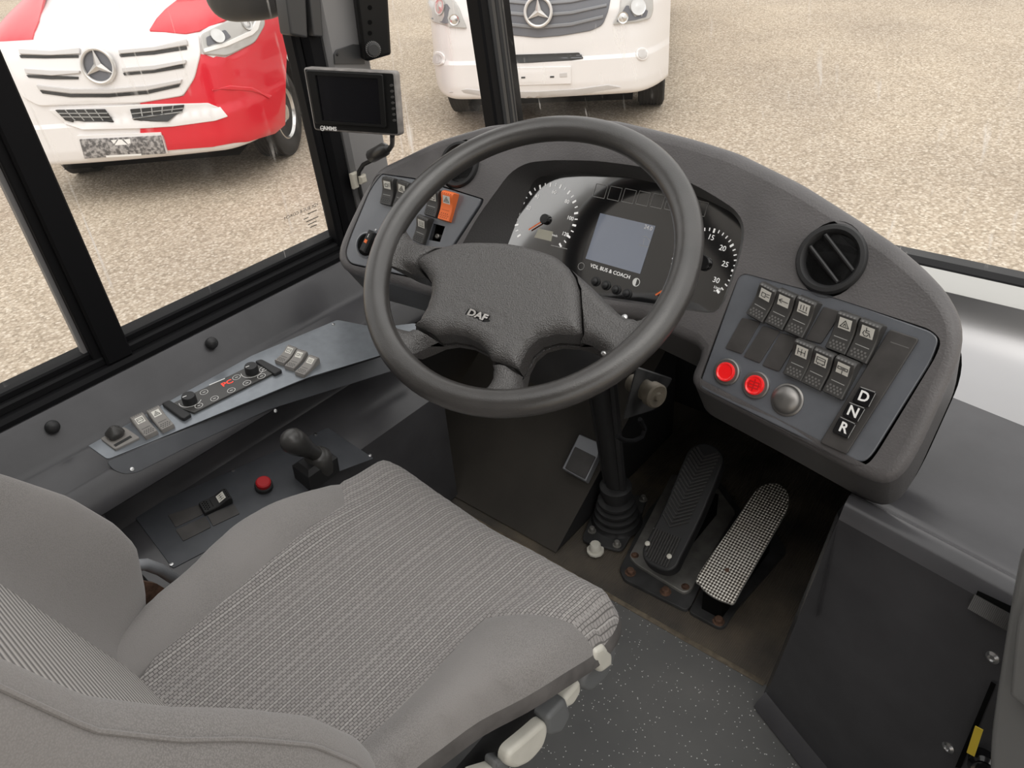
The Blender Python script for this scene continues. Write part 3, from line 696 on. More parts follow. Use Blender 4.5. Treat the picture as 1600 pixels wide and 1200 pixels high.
pad = ccw(pad); PADO, PADI, PADM = inset(pad, -.0012), inset(pad, .0008), inset(pad, -.0002)
def rim_k(r): t = max(0, min(1, (r - .180) / (RI - .180))); return t * t * (3 - 2 * t)
def under_w(x, y): k = rim_k(math.hypot(x, y)); return (PWW - .034) * (1 - k) - .004 * k
mb = MB()
def spoke_w(x, y):
    d = min(dist((x, y), h) for h in HS); e = min(1, d / .016); rr = math.hypot(x, y)
    w = PWW - .012 + .020 * math.sqrt(1 - (1 - e) ** 2) - (.004 * max(0, 1 - rr / .15))
    if inside((x, y), PADM): return PWW - .026
    return w * (1 - rim_k(rr)) + .002 * rim_k(rr)
mb.fill(WP, outer, 0, M['leather'], HS, .0062, wfn=spoke_w, loops=(PADO, PADI))
for h in HS:   # rounded lips of the openings and the underside
    h = ccw(h); n = len(h); mb.add([WP.pt(*q, spoke_w(*q)) for q in h] + [WP.pt(*q, under_w(*q)) for q in h], [((i + 1) % n, i, n + i, n + (i + 1) % n) for i in range(n)], M['leather'])
mb.fill(WP, outer, PWW - .034, M['black'], HS, .02, wfn=under_w, flip=True)
mb.build('spoke_frame', wheel, 60)
mb = MB(); pin = inset(ccw(pad), .0015); BW = .017
def pad_w(x, y):
    d = dist((x, y), pin); e = min(1, d / .020)
    w = PWW + .003 + .013 * math.sqrt(1 - (1 - e) ** 2)
    bx, by = x - EM[0], y - EM[1]; u = bx * EX.x + by * EX.y; v = -bx * EX.y + by * EX.x
    if abs(u) < .019 and abs(v) < .0052: w -= .0022
    k = math.hypot(max(0, abs(u) - .030), v)
    if .0085 < k < .0115: w -= .0008
    return w
EM = WP.px(747, 494, PWW + BW - .004); e2 = WP.px(767, 501, PWW + BW - .004); EX = (V(e2) - V(EM)).normalized()
mb.fill(WP, pin, 0, M['leather'], (), .0035, wfn=pad_w); n = len(pin)
mb.add([WP.pt(*q, PWW + .003) for q in pin] + [WP.pt(*q, PWW - .02) for q in pin], [((i + 1) % n, i, n + i, n + (i + 1) % n) for i in range(n)], M['leather'])
hp = mb.build('horn_pad', wheel, 60)
mb = MB(); EWt = pad_w(EM[0] + .022 * EX.x, EM[1] + .022 * EX.y)
O = WP.pt(EM[0], EM[1], EWt - .0015); ex = WP.ex * EX.x + WP.ey * EX.y; ey = WN.cross(ex)
mb.box(O, ex, ey, WN, -.0195, .0195, -.0055, .0055, -.004, .0, M['gloss_black']); mb.text('DAF', O, ex, ey, .0125, M['chrome'], .0012, sx=1.25, bold=.0005); mb.build('emblem', hp)
for p in ((1040, 932), (1115, 800)):
    q = WP.px(*C9(p)[0], PWW); mb = MB(); mb.lathe(WP.pt(*q, PWW - .012), WN, [(.004, 0), (.004, .004), (.0015, .006), (0, .006)], M['steel'], 12); mb.build('wheel_screw', wheel)

# ================================================================== steering column
colm = thing('steering_column', 'black steering column rising from bellows on the footwell floor', 'steering column', (-.647, .977, 0))
mb = MB(); A = WC - WN * .035; B = WC - WN * .30
e1 = WP.ex; e2_ = WP.ey
def ringpts(c, a, b, n=20): return [c + e1 * a * math.copysign(abs(math.cos(t)) ** .6, math.cos(t)) + e2_ * b * math.copysign(abs(math.sin(t)) ** .6, math.sin(t)) for t in [2 * math.pi * k / n for k in range(n)]]
rs = [ringpts(A - e2_ * .05, .05, .045), ringpts(WC - WN * .09 - e2_ * .045, .066, .055), ringpts(WC - WN * .20 - e2_ * .03, .07, .065), ringpts(B, .06, .06), ringpts(B - WN * .02, .03, .03)]
n = 20; mb.add([p for r in rs for p in r], [(k * n + i, k * n + (i + 1) % n, (k + 1) * n + (i + 1) % n, (k + 1) * n + i) for k in range(4) for i in range(n)] + [tuple(range(4 * n, 5 * n))], M['black']); mb.build('column_housing', colm)
mb = MB(); top = V((-.652, .93, .46)); bot = V((-.647, .977, .10))
mb.tube([B + V((0, 0, .02)), top, bot], [.032, .026, .021], M['black'], 14); mb.build('column_shaft', colm)
for dx in (-.026, .026):
    mb = MB(); mb.tube([top + V((dx, -.005, 0)), bot + V((dx * .7, -.006, .01))], .009, M['black'], 8); mb.build('guide_rail', colm)
mb = MB(); pr = [(.055, .006)]
for k in range(4): h = .012 + k * .017; r = .050 - k * .004; pr += [(r, h), (r, h + .006), (r - .011, h + .010), (r - .011, h + .014)]
pr += [(.027, .085), (.032, .088), (.033, .108), (.026, .112), (0, .112)]
mb.lathe(V((-.647, .977, 0)), V((0, -.03, 1)), pr, M['black'], 28); mb.build('bellows', colm)
FL = Plane((0, 0, 0), (1, 0, 0), (0, 1, 0))
mb = MB(); mb.slab(FL, rnd(pxs(FL, [(908, 845), (972, 862), (1000, 812), (1012, 775), (950, 770), (925, 800)], .006), .015, 3), 0.001, .006, M['plate_dark'], bev=.001); mb.build('base_plate', colm)
def bolt(parent, p, r, h, m, name='bolt', n=(0, 0, 1), seg=6):
    mb = MB(); mb.lathe(p, n, [(r * 1.5, 0), (r * 1.5, h * .2), (r, h * .22), (r, h * .85), (r * .8, h), (0, h)], m, max(seg, 10)); return mb.build(name, parent)
for u, v in ((925, 828), (964, 850), (1005, 779)): bolt(colm, hz(u, v, .01) - V((0, 0, .004)), .006, .012, M['alu'])
o = bolt(colm, hz(930, 850, .022) - V((0, 0, .021)), .012, .022, M['lever_white'], 'floor_button'); o['label'] = 'pale round button on the column base plate'
mb = MB(); kc = hx(1035, 624, -.515); kn = V((.92, -.30, .12)).normalized()
mb.lathe(kc - kn * .05, kn, [(.016, -.03), (.018, 0), (.018, .02), (.022, .022), (.022, .036), (.019, .039), (.008, .038), (.006, .042), (0, .042)], M['beige'], 26); mb.build('adjuster_motor', colm)
mb = MB(); p = [hx(u, v, -.56) for u, v in ((995, 575), (1050, 593), (1022, 640), (975, 655))]; q = [a + V((-.004, .004, .0)) for a in p]
mb.add(p + q, [(0, 1, 2, 3), (7, 6, 5, 4)] + [(i, 4 + i, 4 + (i + 1) % 4, (i + 1) % 4) for i in range(4)], M['plate_dark']); mb.build('motor_bracket', colm)
mb = MB(); t = [hx(u, v, -.53) for u, v in ((965, 682), (975, 688), (990, 689), (1003, 683), (1008, 670), (1000, 655))]; mb.tube(t, .004, M['frame'], 8); mb.build('column_hose', colm)
# ================================================================== driver's seat
seat = thing('driver_seat', 'grey fabric bus driver seat with weave-patterned cushion and ribbed backrest', 'seat', (-.535, .15, 0))
XC = -.535
def cpx(pts): return [tuple(hz(u, v, z).xy) for u, v, z in pts]
cushion = spline(cpx([(232, 962, .50), (285, 905, .51), (330, 860, .51), (372, 824, .51), (430, 795, .505), (490, 764, .50), (540, 738, .485), (600, 716, .47), (650, 735, .47), (710, 772, .47), (780, 817, .47), (860, 860, .47), (915, 897, .47), (952, 917, .47), (967, 938, .47), (956, 968, .47), (916, 1018, .475), (876, 1062, .48), (822, 1106, .48), (752, 1144, .48), (690, 1190, .48), (640, 1230, .48)]) + [(-.37, .06), (-.42, .02), (-.6, .02), (-.70, .05)], 3)
cushion = ccw(cushion)
SEAML = spline(cpx([(250, 1035, .50), (330, 972, .50), (410, 905, .50), (490, 838, .50), (528, 806, .50), (540, 790, .50), (534, 768, .49), (526, 744, .485)]), 3, closed=False)
SEAMR = spline(cpx([(560, 1180, .50), (640, 1108, .50), (700, 1040, .50), (745, 985, .50), (765, 971, .50), (800, 970, .50), (850, 972, .495), (890, 980, .49), (918, 992, .485)]), 3, closed=False)
def sm(t): t = max(0, min(1, t)); return t * t * (3 - 2 * t)
def cush_h(x, y):
    d = dist((x, y), cushion); r = .032 + .02 * sm((y - .36) / .1)
    z = .50
    s = abs(x - XC); fade = 1 - .75 * sm((y - .30) / .14)
    z += .032 * sm((s - .10) / .07) * fade - .004 * math.cos(min(1, s / .1) * math.pi) * fade
    z -= .012 * sm((y - .34) / .15)
    if d < r: z -= (r + .005) * (1 - math.sqrt(max(0, 1 - (1 - d / r) ** 2)))
    g = min(dist((x, y), SEAML, False), dist((x, y), SEAMR, False))
    if g < .007: z -= .0035 * (1 - g / .007) ** 2
    return z
class HF:
    def pt(s, a, b, w=0): return V((a, b, w))
SEATS = HF()
def split(poly, seam):
    """two halves of a closed outline cut by an open seam that runs from edge to edge"""
    i0 = min(range(len(poly)), key=lambda i: (V(poly[i]) - V(seam[0])).length); i1 = min(range(len(poly)), key=lambda i: (V(poly[i]) - V(seam[-1])).length)
    def walk(i, j):
        out = [poly[i]]
        while i != j: i = (i + 1) % len(poly); out.append(poly[i])
        return out
    s = seam[1:-1]; return walk(i0, i1) + list(reversed(s)), walk(i1, i0) + s
def seam_ext(seam, pstart, pend): return [pstart] + list(seam) + [pend]
nearest = lambda p, poly: min(poly, key=lambda q: (V(q) - V(p)).length)
sl = [nearest((SEAML[0][0] + .01, .0), cushion)] + SEAML + [nearest(SEAML[-1], cushion)]
sr = [nearest((-.43, .0), cushion)] + SEAMR + [nearest(SEAMR[-1], cushion)]
ca, cb = split(cushion, sl); left_b, rest = (ca, cb) if sum(p[0] for p in ca) / len(ca) < sum(p[0] for p in cb) / len(cb) else (cb, ca)
ra, rb = split(rest, sr); centre, right_b = (ra, rb) if sum(p[0] for p in ra) / len(ra) < sum(p[0] for p in rb) / len(rb) else (rb, ra)
for nm, pl, mt in (('seat_cushion', centre, 'weave'), ('cushion_bolster', left_b, 'fabric'), ('cushion_bolster', right_b, 'fabric')):
    mb = MB(); mb.fill(SEATS, pl, 0, M[mt], (), .010, wfn=cush_h); mb.build(nm, seat, 80)
n = len(cushion); mb = MB(); edge = [(x, y, cush_h(x, y)) for x, y in cushion]; outp = inset(cushion, -.003); inn = inset(cushion, .02)
mb.add(edge + [(x, y, e[2] - .010) for (x, y), e in zip(outp, edge)] + [(x, y, e[2] - .022) for (x, y), e in zip(outp, edge)] + [(x, y, e[2] - .030) for (x, y), e in zip(inn, edge)], [(k * n + (i + 1) % n, k * n + i, (k + 1) * n + i, (k + 1) * n + (i + 1) % n) for k in range(3) for i in range(n)] + [tuple(3 * n + i for i in range(n))], M['fabric_edge']); mb.build('cushion_border', seat, 70)
# backrest: sections lofted up the lean of the seat
def bc(z): return .085 - .27 * (z - .5)
def bb(z):
    T = [(.40, .10), (.48, .12), (.54, .142), (.60, .155), (.64, .147), (.70, .122), (.76, .083), (.80, .052), (.85, .020), (.92, -.004), (1.0, -.042), (1.12, -.095)]
    for (a, h), (b, g) in zip(T[:-1], T[1:]):
        if z <= b: return h + (g - h) * (max(z, a) - a) / (b - a)
    return T[-1][1]
SX = .142
def back_pt(s, z):
    """s: signed distance across from the centre line"""
    a = abs(s); y = bc(z); p = max(0.004, bb(z) - bc(z)); hw = .236 - .03 * sm((z - .8) / .35)
    y += p * sm((a - SX) / .055)
    if a > hw - .045: t = (a - (hw - .045)) / .045; y -= (p * .55 + .05) * (1 - math.sqrt(max(0, 1 - min(1, t) ** 2)))
    g = abs(a - SX)
    if g < .008: y -= .004 * (1 - g / .008) ** 2
    return V((XC + s, y, z))
ZS = [.44 + .012 * i for i in range(58)]
def back_part(s0, s1, n): 
    return [s0 + (s1 - s0) * i / n for i in range(n + 1)]
HW = lambda z: .236 - .03 * sm((z - .8) / .35)
mb = MB(); mb.grid(lambda s, z: back_pt(s, z), back_part(SX, -SX, 40), ZS, M['ribbed']); mb.build('backrest_centre', seat, 80)
for sg in (-1, 1):
    mb = MB()
    def bol(t, z):
        hw = HW(z)
        if t <= 1: return back_pt(sg * (SX + (hw - SX) * t), z)
        q = back_pt(sg * hw, z); k = (t - 1); return V((q.x - sg * .03 * k * k, q.y + (bc(z) - .10 - q.y) * k, z))
    ts = [i / 26 for i in range(27)] + [1 + i / 6 for i in range(1, 7)]
    mb.grid(bol, ts if sg < 0 else list(reversed(ts)), ZS, M['fabric']); mb.build('backrest_bolster', seat, 80)
    mb = MB(); pts = []
    for z in ZS[2:]:
        hw = HW(z); p = back_pt(sg * (hw - .022), z); pts.append(p + V((0, .0012, 0)))
    mb.tube(pts, .0016, M['fabric'], 6); mb.build('backrest_piping', seat)
mb = MB(); mb.grid(lambda s, z: V((XC + s, bc(z) - .10 - .01 * math.cos(s * 6), z)), back_part(-.206, .206, 8), ZS, M['black']); 
zt = ZS[-1]; hw_ = HW(zt); mb.add([back_pt(s, zt) for s in back_part(-hw_, hw_, 30)] + [V((XC + s * .985, bc(zt) - .06, zt + .012)) for s in back_part(-hw_, hw_, 30)] + [V((XC + s * .87, bc(zt) - .112, zt - .004)) for s in back_part(-hw_, hw_, 30)], [(k * 31 + i, k * 31 + i + 1, k * 31 + 32 + i, k * 31 + 31 + i) for k in range(2) for i in range(30)], M['fabric']); mb.build('backrest_shell', seat)
# base and suspension under the cushion
mb = MB(); mb.abox((-.72, .02, .33), (-.36, .40, .435), M['black'], .012); mb.abox((-.70, .05, .0), (-.40, .34, .05), M['black'], .008)
for z in (.09, .15, .21, .27): mb.abox((-.69 + z * .05, .06, z - .024), (-.41 - z * .05, .33, z + .024), M['frame'], .012)
mb.build('suspension_base', seat)
# metal side bracket peeping out at the left rear of the cushion
mb = MB(); tr = [hx(u, v, -.80) for u, v in ((205, 884), (228, 882), (250, 890), (270, 903), (288, 918))]; mb.tube(tr, .0075, M['hose'], 10); mb.build('belt_bracket', seat)
mb = MB(); tr2 = [hx(u, v, -.78) for u, v in ((222, 908), (245, 912), (262, 922), (286, 925), (240, 965), (226, 962))]; mb.add(tr2 + [p + V((-.02, 0, -.01)) for p in tr2], [tuple(range(6)), tuple(reversed(range(6, 12)))] + [(i, 6 + i, 6 + (i + 1) % 6, (i + 1) % 6) for i in range(6)], M['rust']); mb.build('bracket_cover', seat)
# adjuster levers along the right edge
XS = -.292
SP = Plane((XS, 0, 0), (0, 1, 0), (0, 0, 1))     # vertical plane of the cushion's right flank, facing right
def lever(pts, m, name, th=.018, off=0.0, r=.008, bev=.006):
    mb = MB(); pts = [(u + 6, v + 12) for u, v in pts]; off -= .018; p = pxs(SP, pts, off + th); mb.slab(SP, rnd(p, r, 4), off, off + th, M[m], bev=bev, nb=4, bottom=True); return mb.build(name, seat)
lever([(948, 985), (960, 992), (957, 1015), (945, 1045), (918, 1072), (903, 1064), (908, 1045), (930, 1015)], 'lever_grey', 'lever_housing', .02, -.03, .012)
lever([(926, 1005), (940, 996), (953, 1012), (952, 1028), (934, 1042), (922, 1022)], 'lever_white', 'adjuster_lever', .012, -.010, .006)
lever([(893, 1062), (903, 1050), (904, 1068), (890, 1092), (875, 1098), (876, 1082)], 'lever_white', 'adjuster_lever', .014, -.028, .008)
lever([(868, 1092), (880, 1080), (888, 1105), (872, 1135), (852, 1140), (850, 1112)], 'lever_grey', 'lever_housing', .02, -.03, .008)
o = lever([(790, 1165), (820, 1140), (848, 1115), (853, 1128), (845, 1155), (822, 1182), (800, 1192), (786, 1186)], 'lever_white', 'adjuster_lever', .014, -.026, .010)
lever([(770, 1180), (790, 1175), (800, 1215), (765, 1240)], 'lever_grey', 'lever_housing', .016, -.035, .006)
lever([(735, 1200), (772, 1188), (780, 1210), (745, 1240)], 'lever_white', 'adjuster_lever', .014, -.035, .006)

# ================================================================== setting: floor, walls, windows
WX = -1.20
mb = MB(); mb.abox((-1.0, -1.0, -.03), (1.0, .805, 0), M['floor']); struct(mb.build('floor', None))
mb = MB(); mb.abox((-1.15, .805, -.03), (.05, 1.56, -.004), M['mat']); mb.abox((-1.0, .800, -.004), (-.235, .810, .001), M['mat_edge']); struct(mb.build('floor_footwell', None))
mb = MB(); mb.abox((-1.2, 1.42, -.05), (1.2, 1.50, .50), M['black']); struct(mb.build('wall_front', None))
# left wall below the sill (outside skin and inner trim)
mb = MB(); mb.abox((-1.27, -1.0, -.35), (-1.21, 1.50, .53), M['black']); struct(mb.build('wall_left', None))
ground = MB(); ground.add([(-45, -30, -.85), (45, -30, -.85), (45, 60, -.85), (-45, 60, -.85)], [(0, 1, 2, 3)], M['gravel']); struct(ground.build('ground', None))
# window frame of the driver's side window
def bar(mb, x0, x1, y0, y1, z0, z1, m, c=.004): mb.box((0, 0, 0), (0, 1, 0), (0, 0, 1), (1, 0, 0), y0, y1, z0, z1, x0, x1, m, c)
GZ = .578; YF = .835
mb = MB(); bar(mb, -1.27, -1.205, -1.0, YF + .05, .53, .552, M['frame'], .006); bar(mb, -1.27, -1.222, -1.0, YF + .05, .55, .566, M['frame_alu'], .003); bar(mb, -1.27, -1.234, -1.0, YF + .05, .564, GZ, M['frame'], .003)
bar(mb, -1.25, -1.205, YF + .018, YF + .06, .53, 1.9, M['frame'], .01); bar(mb, -1.244, -1.216, YF + .002, YF + .02, .56, 1.9, M['frame'], .004)
bar(mb, -1.27, -1.205, -1.0, YF + .05, 1.55, 1.62, M['frame'], .006)
w1 = struct(mb.build('window_1', None))
mb = MB(); bar(mb, -1.262, -1.212, .343, .386, .552, 1.56, M['frame'], .003); bar(mb, -1.262, -1.225, .330, .345, .56, 1.56, M['frame_alu'], .002); bar(mb, -1.250, -1.238, .323, .331, .572, 1.56, M['pillar'], .001); mb.build('sliding_pane_stile', w1)
def pane(name, pts, m, parent, th=.004):
    a = [V(p) for p in pts]; n = (a[1] - a[0]).cross(a[2] - a[0]).normalized() * th; mb = MB(); k = len(a)
    mb.add(a, [tuple(range(k))], M[m]); return mb.build(name, parent)
pane('window_pane', [(-1.240, .38, .57), (-1.240, YF + .01, .57), (-1.240, YF + .01, 1.56), (-1.240, .38, 1.56)], 'glass', w1)
pane('window_pane', [(-1.250, -1.0, .57), (-1.250, .335, .57), (-1.250, .335, 1.56), (-1.250, -1.0, 1.56)], 'glass', w1)
# printing etched on the pane, read from outside
mb = MB(); p0 = hx(471, 330, -1.2385); 
GX = V((0, -1, 0)); 
mb.text('VDL BUS & COACH', p0, GX, V((0, 0, 1)), .0090, M['pillar_mid'], -.0005, sx=1.05)
for k, (a_, b_) in enumerate(((.012, .034), (.0, .012), (.004, .034), (.006, .028), (.010, .026))):   # rows of print too small to read
    z_ = p0.z - .011 - .0068 * k; mb.quad((p0.x + .0005, p0.y + b_, z_), (p0.x + .0005, p0.y + a_, z_), (p0.x + .0005, p0.y + a_, z_ + .0016), (p0.x + .0005, p0.y + b_, z_ + .0016), M['pillar_mid'])
mb.build('glass_marking', w1)
mb = MB(); bar(mb, -1.27, -1.21, -2.5, 1.2, 1.57, 2.15, M['roof'], .01); bar(mb, -1.27, -1.21, -2.5, .11, .53, 1.58, M['roof'], .01); struct(mb.build('wall_left_upper', None))  # bus wall out of view, added to shape what the lens mirrors
mb = MB(); mb.abox((-1.27, -2.5, 2.12), (1.3, -.30, 2.18), M['roof']); struct(mb.build('ceiling', None))  # bus roof out of view, added for dark reflections, cut short for light
mb = MB(); mb.abox((-1.2, -1.10, 0), (.1, -1.06, 2.12), M['console']); struct(mb.build('wall_rear', None))  # partition out of view, added to darken reflections from behind
# B-pillar, quarter light, A-pillar
mb = MB(); bar(mb, -1.25, -1.195, YF + .055, .985, .30, 2.0, M['pillar'], .008); struct(mb.build('trim_1', None))
mb = MB(); bar(mb, -1.25, -1.215, .985, 1.42, .30, .52, M['frame'], .006); w2 = struct(mb.build('window_2', None))
pane('window_pane', [(-1.235, .975, .5), (-1.235, 1.42, .5), (-1.235, 1.30, 1.9), (-1.235, .975, 1.9)], 'glass', w2)
ab = hx(795, 188, WX); at = hx(770.5, 0, WX); dv = (at - ab).normalized(); a0 = ab - dv * ((ab.z - .45) / dv.z); a1 = ab + dv * ((1.95 - ab.z) / dv.z)
mb = MB(); ey = dv; ex = V((0, 1, 0)); ex = (ex - dv * ex.dot(dv)).normalized(); n = ey.cross(ex); n = n if n.x > 0 else -n; L = (a1 - a0).length
for x0, x1, z0, z1, mt in ((-.050, -.022, -.03, .006, 'frame'), (-.024, -.004, -.03, .012, 'pillar_mid'), (-.006, .010, -.03, .016, 'pillar_mid'), (.008, .022, -.03, .013, 'pillar_mid'), (.020, .052, -.03, .004, 'frame')): mb.box(a0, ex, ey, n, x0, x1, 0, L, z0, z1, M[mt], .005)
struct(mb.build('trim_2', None))
mb = MB(); mb.abox((-1.2, 1.389, .490), (1.25, 1.423, .5255), M['frame'], .004); w3 = struct(mb.build('window_3', None))
pane('window_pane', [(-1.2, 1.42, .52), (1.25, 1.42, .52), (1.25, 1.17, 1.95), (-1.2, 1.17, 1.95)], 'glass_clean', w3)

# ================================================================== left side console
cons = thing('side_console', 'long charcoal console with slate switch plate under the left window', 'side console', (-1.08, .3, 0))
# section of the moulding, from the sill lip down to the floor, swept along the wall
SEC = [(-1.205, .538), (-1.198, .540), (-1.190, .534), (-1.162, .486), (-1.155, .479), (-1.146, .475), (-1.086, .466), (-1.079, .462), (-1.074, .455), (-1.058, .430), (-1.056, .420), (-1.062, .414), (-1.100, .40), (-1.115, .385), (-1.118, .345), (-1.112, .333), (-1.10, .330), (-.99, .297), (-.982, .290), (-.980, .28), (-.985, .0)]
def sweep(mb, sec, y0, y1, m, n=2, cap=True):
    k = len(sec); ys = [y0 + (y1 - y0) * i / n for i in range(n + 1)]
    mb.add([(x, y, z) for y in ys for x, z in sec], [(i * k + j, i * k + j + 1, (i + 1) * k + j + 1, (i + 1) * k + j) for i in range(n) for j in range(k - 1)], m)
    if cap:
        for y in (y0, y1): mb.add([(x, y, z) for x, z in sec] + [(-1.21, y, 0)], [tuple(range(k + 1))], m)
YP0, YP1 = .205, .84      # ends of the recess with the lower plate
FULL = [p for p in SEC]
SOLID = SEC[:12] + [(-1.058, .40), (-1.03, .30), (-.985, .0)]
mb = MB(); sweep(mb, FULL, YP0, YP1, M['console'], 6); sweep(mb, SOLID, -1.0, YP0, M['console'], 4)
SF = SEC[:6] + [(-1.146, .42), (-1.16, .0)]
UPR = SEC[:12] + [(-1.10, .40), (-1.14, .36), (-1.17, .345)]
sweep(mb, UPR, YP1, 1.38, M['console'], 4)
mb.build('console_body', cons, 35)
UP = Plane((-1.146, 0, .475), (0, -1, 0), (-.06, 0, .009))      # ledge, facing up; a runs backwards, b outwards
UP = Plane((-1.146, 0, .4755), (0, 1, 0), (-.06, 0, .009))
LEDGE = Plane((-1.116, 0, .4705), (.06, 0, -.009), (0, 1, 0))   # a: towards the seat, b: forwards
FACE = Plane((-1.066, 0, .4425), (.016, 0, -.025), (0, 1, 0))
mb = MB()
plate = pxs(LEDGE, [(128, 690), (300, 597), (400, 553), (527, 500), (590, 512), (650, 505), (650, 538), (480, 590), (300, 664), (168, 718)], .001)
mb.slab(LEDGE, rnd(plate, .006, 3), 0, .0016, M['console_panel'], bev=.0006)
fp = pxs(FACE, [(166, 722), (300, 668), (480, 593), (650, 541), (650, 568), (420, 640), (300, 695), (215, 738), (195, 741), (178, 735)], .001)
mb.slab(FACE, rnd(fp, .006, 3), -.001, .0012, M['console_low'], bev=.0005); cp = mb.build('switch_plate', cons)
for u, v in ((152, 673), (521, 507)): q = LEDGE.px(u, v, .0016); mb = MB(); mb.lathe(LEDGE.pt(*q, .0016), LEDGE.n, [(.0035, 0), (.003, .0015), (0, .002)], M['steel'], 12); mb.build('panel_screw', cp)
for u, v in ((206, 733), (430, 642)): q = FACE.px(u, v, .0012); mb = MB(); mb.lathe(FACE.pt(*q, .0012), FACE.n, [(.0035, 0), (.003, .0015), (0, .002)], M['steel'], 12); mb.build('panel_screw', cp)
for u, v in ((331, 536), (82, 667)):
    p = hx(u, v, -1.176); mb = MB(); mb.lathe(p, V((.86, 0, .5)), [(.0105, -.004), (.0105, .002), (.009, .006), (.005, .009), (0, .010)], M['black'], 20); mb.build('trim_stud', cons)
C5 = crop(110, 500, .30625); c5 = lambda x, y: C5((x, y))[0]
PWL = .0016
for pa, pb, ic in (((412, 578), (335, 490), 'bus'), ((497, 545), (418, 455), 'tri')):
    rocker(cp, LEDGE, c5(*pa), c5(*pb), PWL, .021, ic, body='switch_grey', dot='black', hs=.8)
for pa, pb, ic in (((1062, 210), (1140, 140), 'bus'), ((1112, 238), (1190, 160), 'lamp'), ((1165, 270), (1250, 190), 'heat')):
    rocker(cp, LEDGE, c5(*pa), c5(*pb), PWL, .020, ic, body='switch_grey', dot='black', hs=.8)
# mirror-adjuster joystick
mb = MB(); mb.slab(LEDGE, rnd(pxs(LEDGE, C5((152, 605), (275, 545), (355, 600), (228, 662)), PWL + .003), .003, 2), PWL, PWL + .004, M['switch_grey'], bev=.0012)
q = LEDGE.px(*c5(268, 618), PWL + .0042); mb.box(LEDGE.pt(*q, PWL + .004), (0, 1, 0), (-1, 0, .15), LEDGE.n, -.014, .014, -.0028, .0028, 0, .0006, M['icon_dark'])
q = LEDGE.px(*c5(232, 590), PWL + .004); O = LEDGE.pt(*q, PWL + .004); vs = []
for r, h in ((.011, 0), (.013, .005), (.012, .010), (.003, .020)): vs += [O + LEDGE.n * h + V((a * r, b * r, 0)) for a, b in ((-1, -.6), (-.6, -1), (.6, -1), (1, -.6), (1, .6), (.6, 1), (-.6, 1), (-1, .6))]
mb.add(vs, [(k * 8 + i, k * 8 + (i + 1) % 8, (k + 1) * 8 + (i + 1) % 8, (k + 1) * 8 + i) for k in range(3) for i in range(8)] + [tuple(24 + i for i in range(8))], M['switch']); mb.build('mirror_joystick', cp)
# climate control unit
C6 = crop(230, 530, .18125); c6 = lambda x, y: C6((x, y))[0]
mb = MB(); p = pxs(LEDGE, C6((200, 560), (930, 205), (1090, 290), (400, 632)), PWL + .004); mb.slab(LEDGE, rnd(p, .002, 2), PWL, PWL + .004, M['switch'], bev=.0008); CW = PWL + .0043
def lseg(mbx, pts, wd, m, w):
    P3 = [LEDGE.pt(*LEDGE.px(*c6(*q), w), w) for q in pts]
    for a, b in zip(P3[:-1], P3[1:]):
        t = (b - a).normalized() * wd / 2; s = LEDGE.n.cross(t); mbx.quad(a - s, b - s, b + s, a + s, m)
lseg(mb, [(535, 395), (670, 338)], .002, M['white_mark'], CW)
for cx, cy in ((490, 456), (580, 510), (770, 328), (860, 376), (725, 440), (445, 572), (985, 318), (1000, 258)):
    lseg(mb, [(cx + 34 * math.cos(t), cy - 8 * math.cos(t) + 20 * math.sin(t)) for t in [2 * math.pi * k / 16 for k in range(17)]], .0007, M['white_mark'], CW)
    lseg(mb, [(cx - 12, cy + 4), (cx + 12, cy - 4)], .0012, M['white_mark'], CW)
for cx, cy in ((370, 530), (905, 275)): lseg(mb, [(cx + 96 * math.cos(t), cy - 20 * math.cos(t) + 52 * math.sin(t)) for t in [.2 + 2.9 * k / 16 for k in range(17)]], .0009, M['white_mark'], CW)
a = LEDGE.pt(*LEDGE.px(*c6(690, 378), CW), CW); b = LEDGE.pt(*LEDGE.px(*c6(720, 364), CW), CW); ex = (b - a).normalized(); mb.text('PC', a, ex, LEDGE.n.cross(ex), .014, M['led_red'], .0001, sx=1.2, bold=.0002)
cu = mb.build('climate_control_unit', cons)
for cx, cy in ((370, 540), (905, 282)):
    q = LEDGE.px(*c6(cx, cy), PWL + .004); O = LEDGE.pt(*q, PWL + .004); mb = MB()
    mb.lathe(O, LEDGE.n, [(.0115, 0), (.0115, .012), (.0105, .0145), (0, .0145)], M['black'], 26); strokes(mb, O + LEDGE.n * .0146, V((0, 1, 0)), V((-1, 0, .15)).normalized(), LEDGE.n, [[(-.008, .002), (-.003, .001)]], .0016, M['white_mark']); mb.build('control_knob', cu)
for pts in (((120, 550), (190, 520), (380, 640), (310, 685), (280, 670)), ((925, 185), (985, 168), (1165, 262), (1095, 298), (1075, 285))):
    mb = MB(); mb.slab(LEDGE, rnd(pxs(LEDGE, C6(*pts), PWL + .007), .004, 3), PWL, PWL + .007, M['black'], bev=.002); mb.build('unit_end_cap', cu)
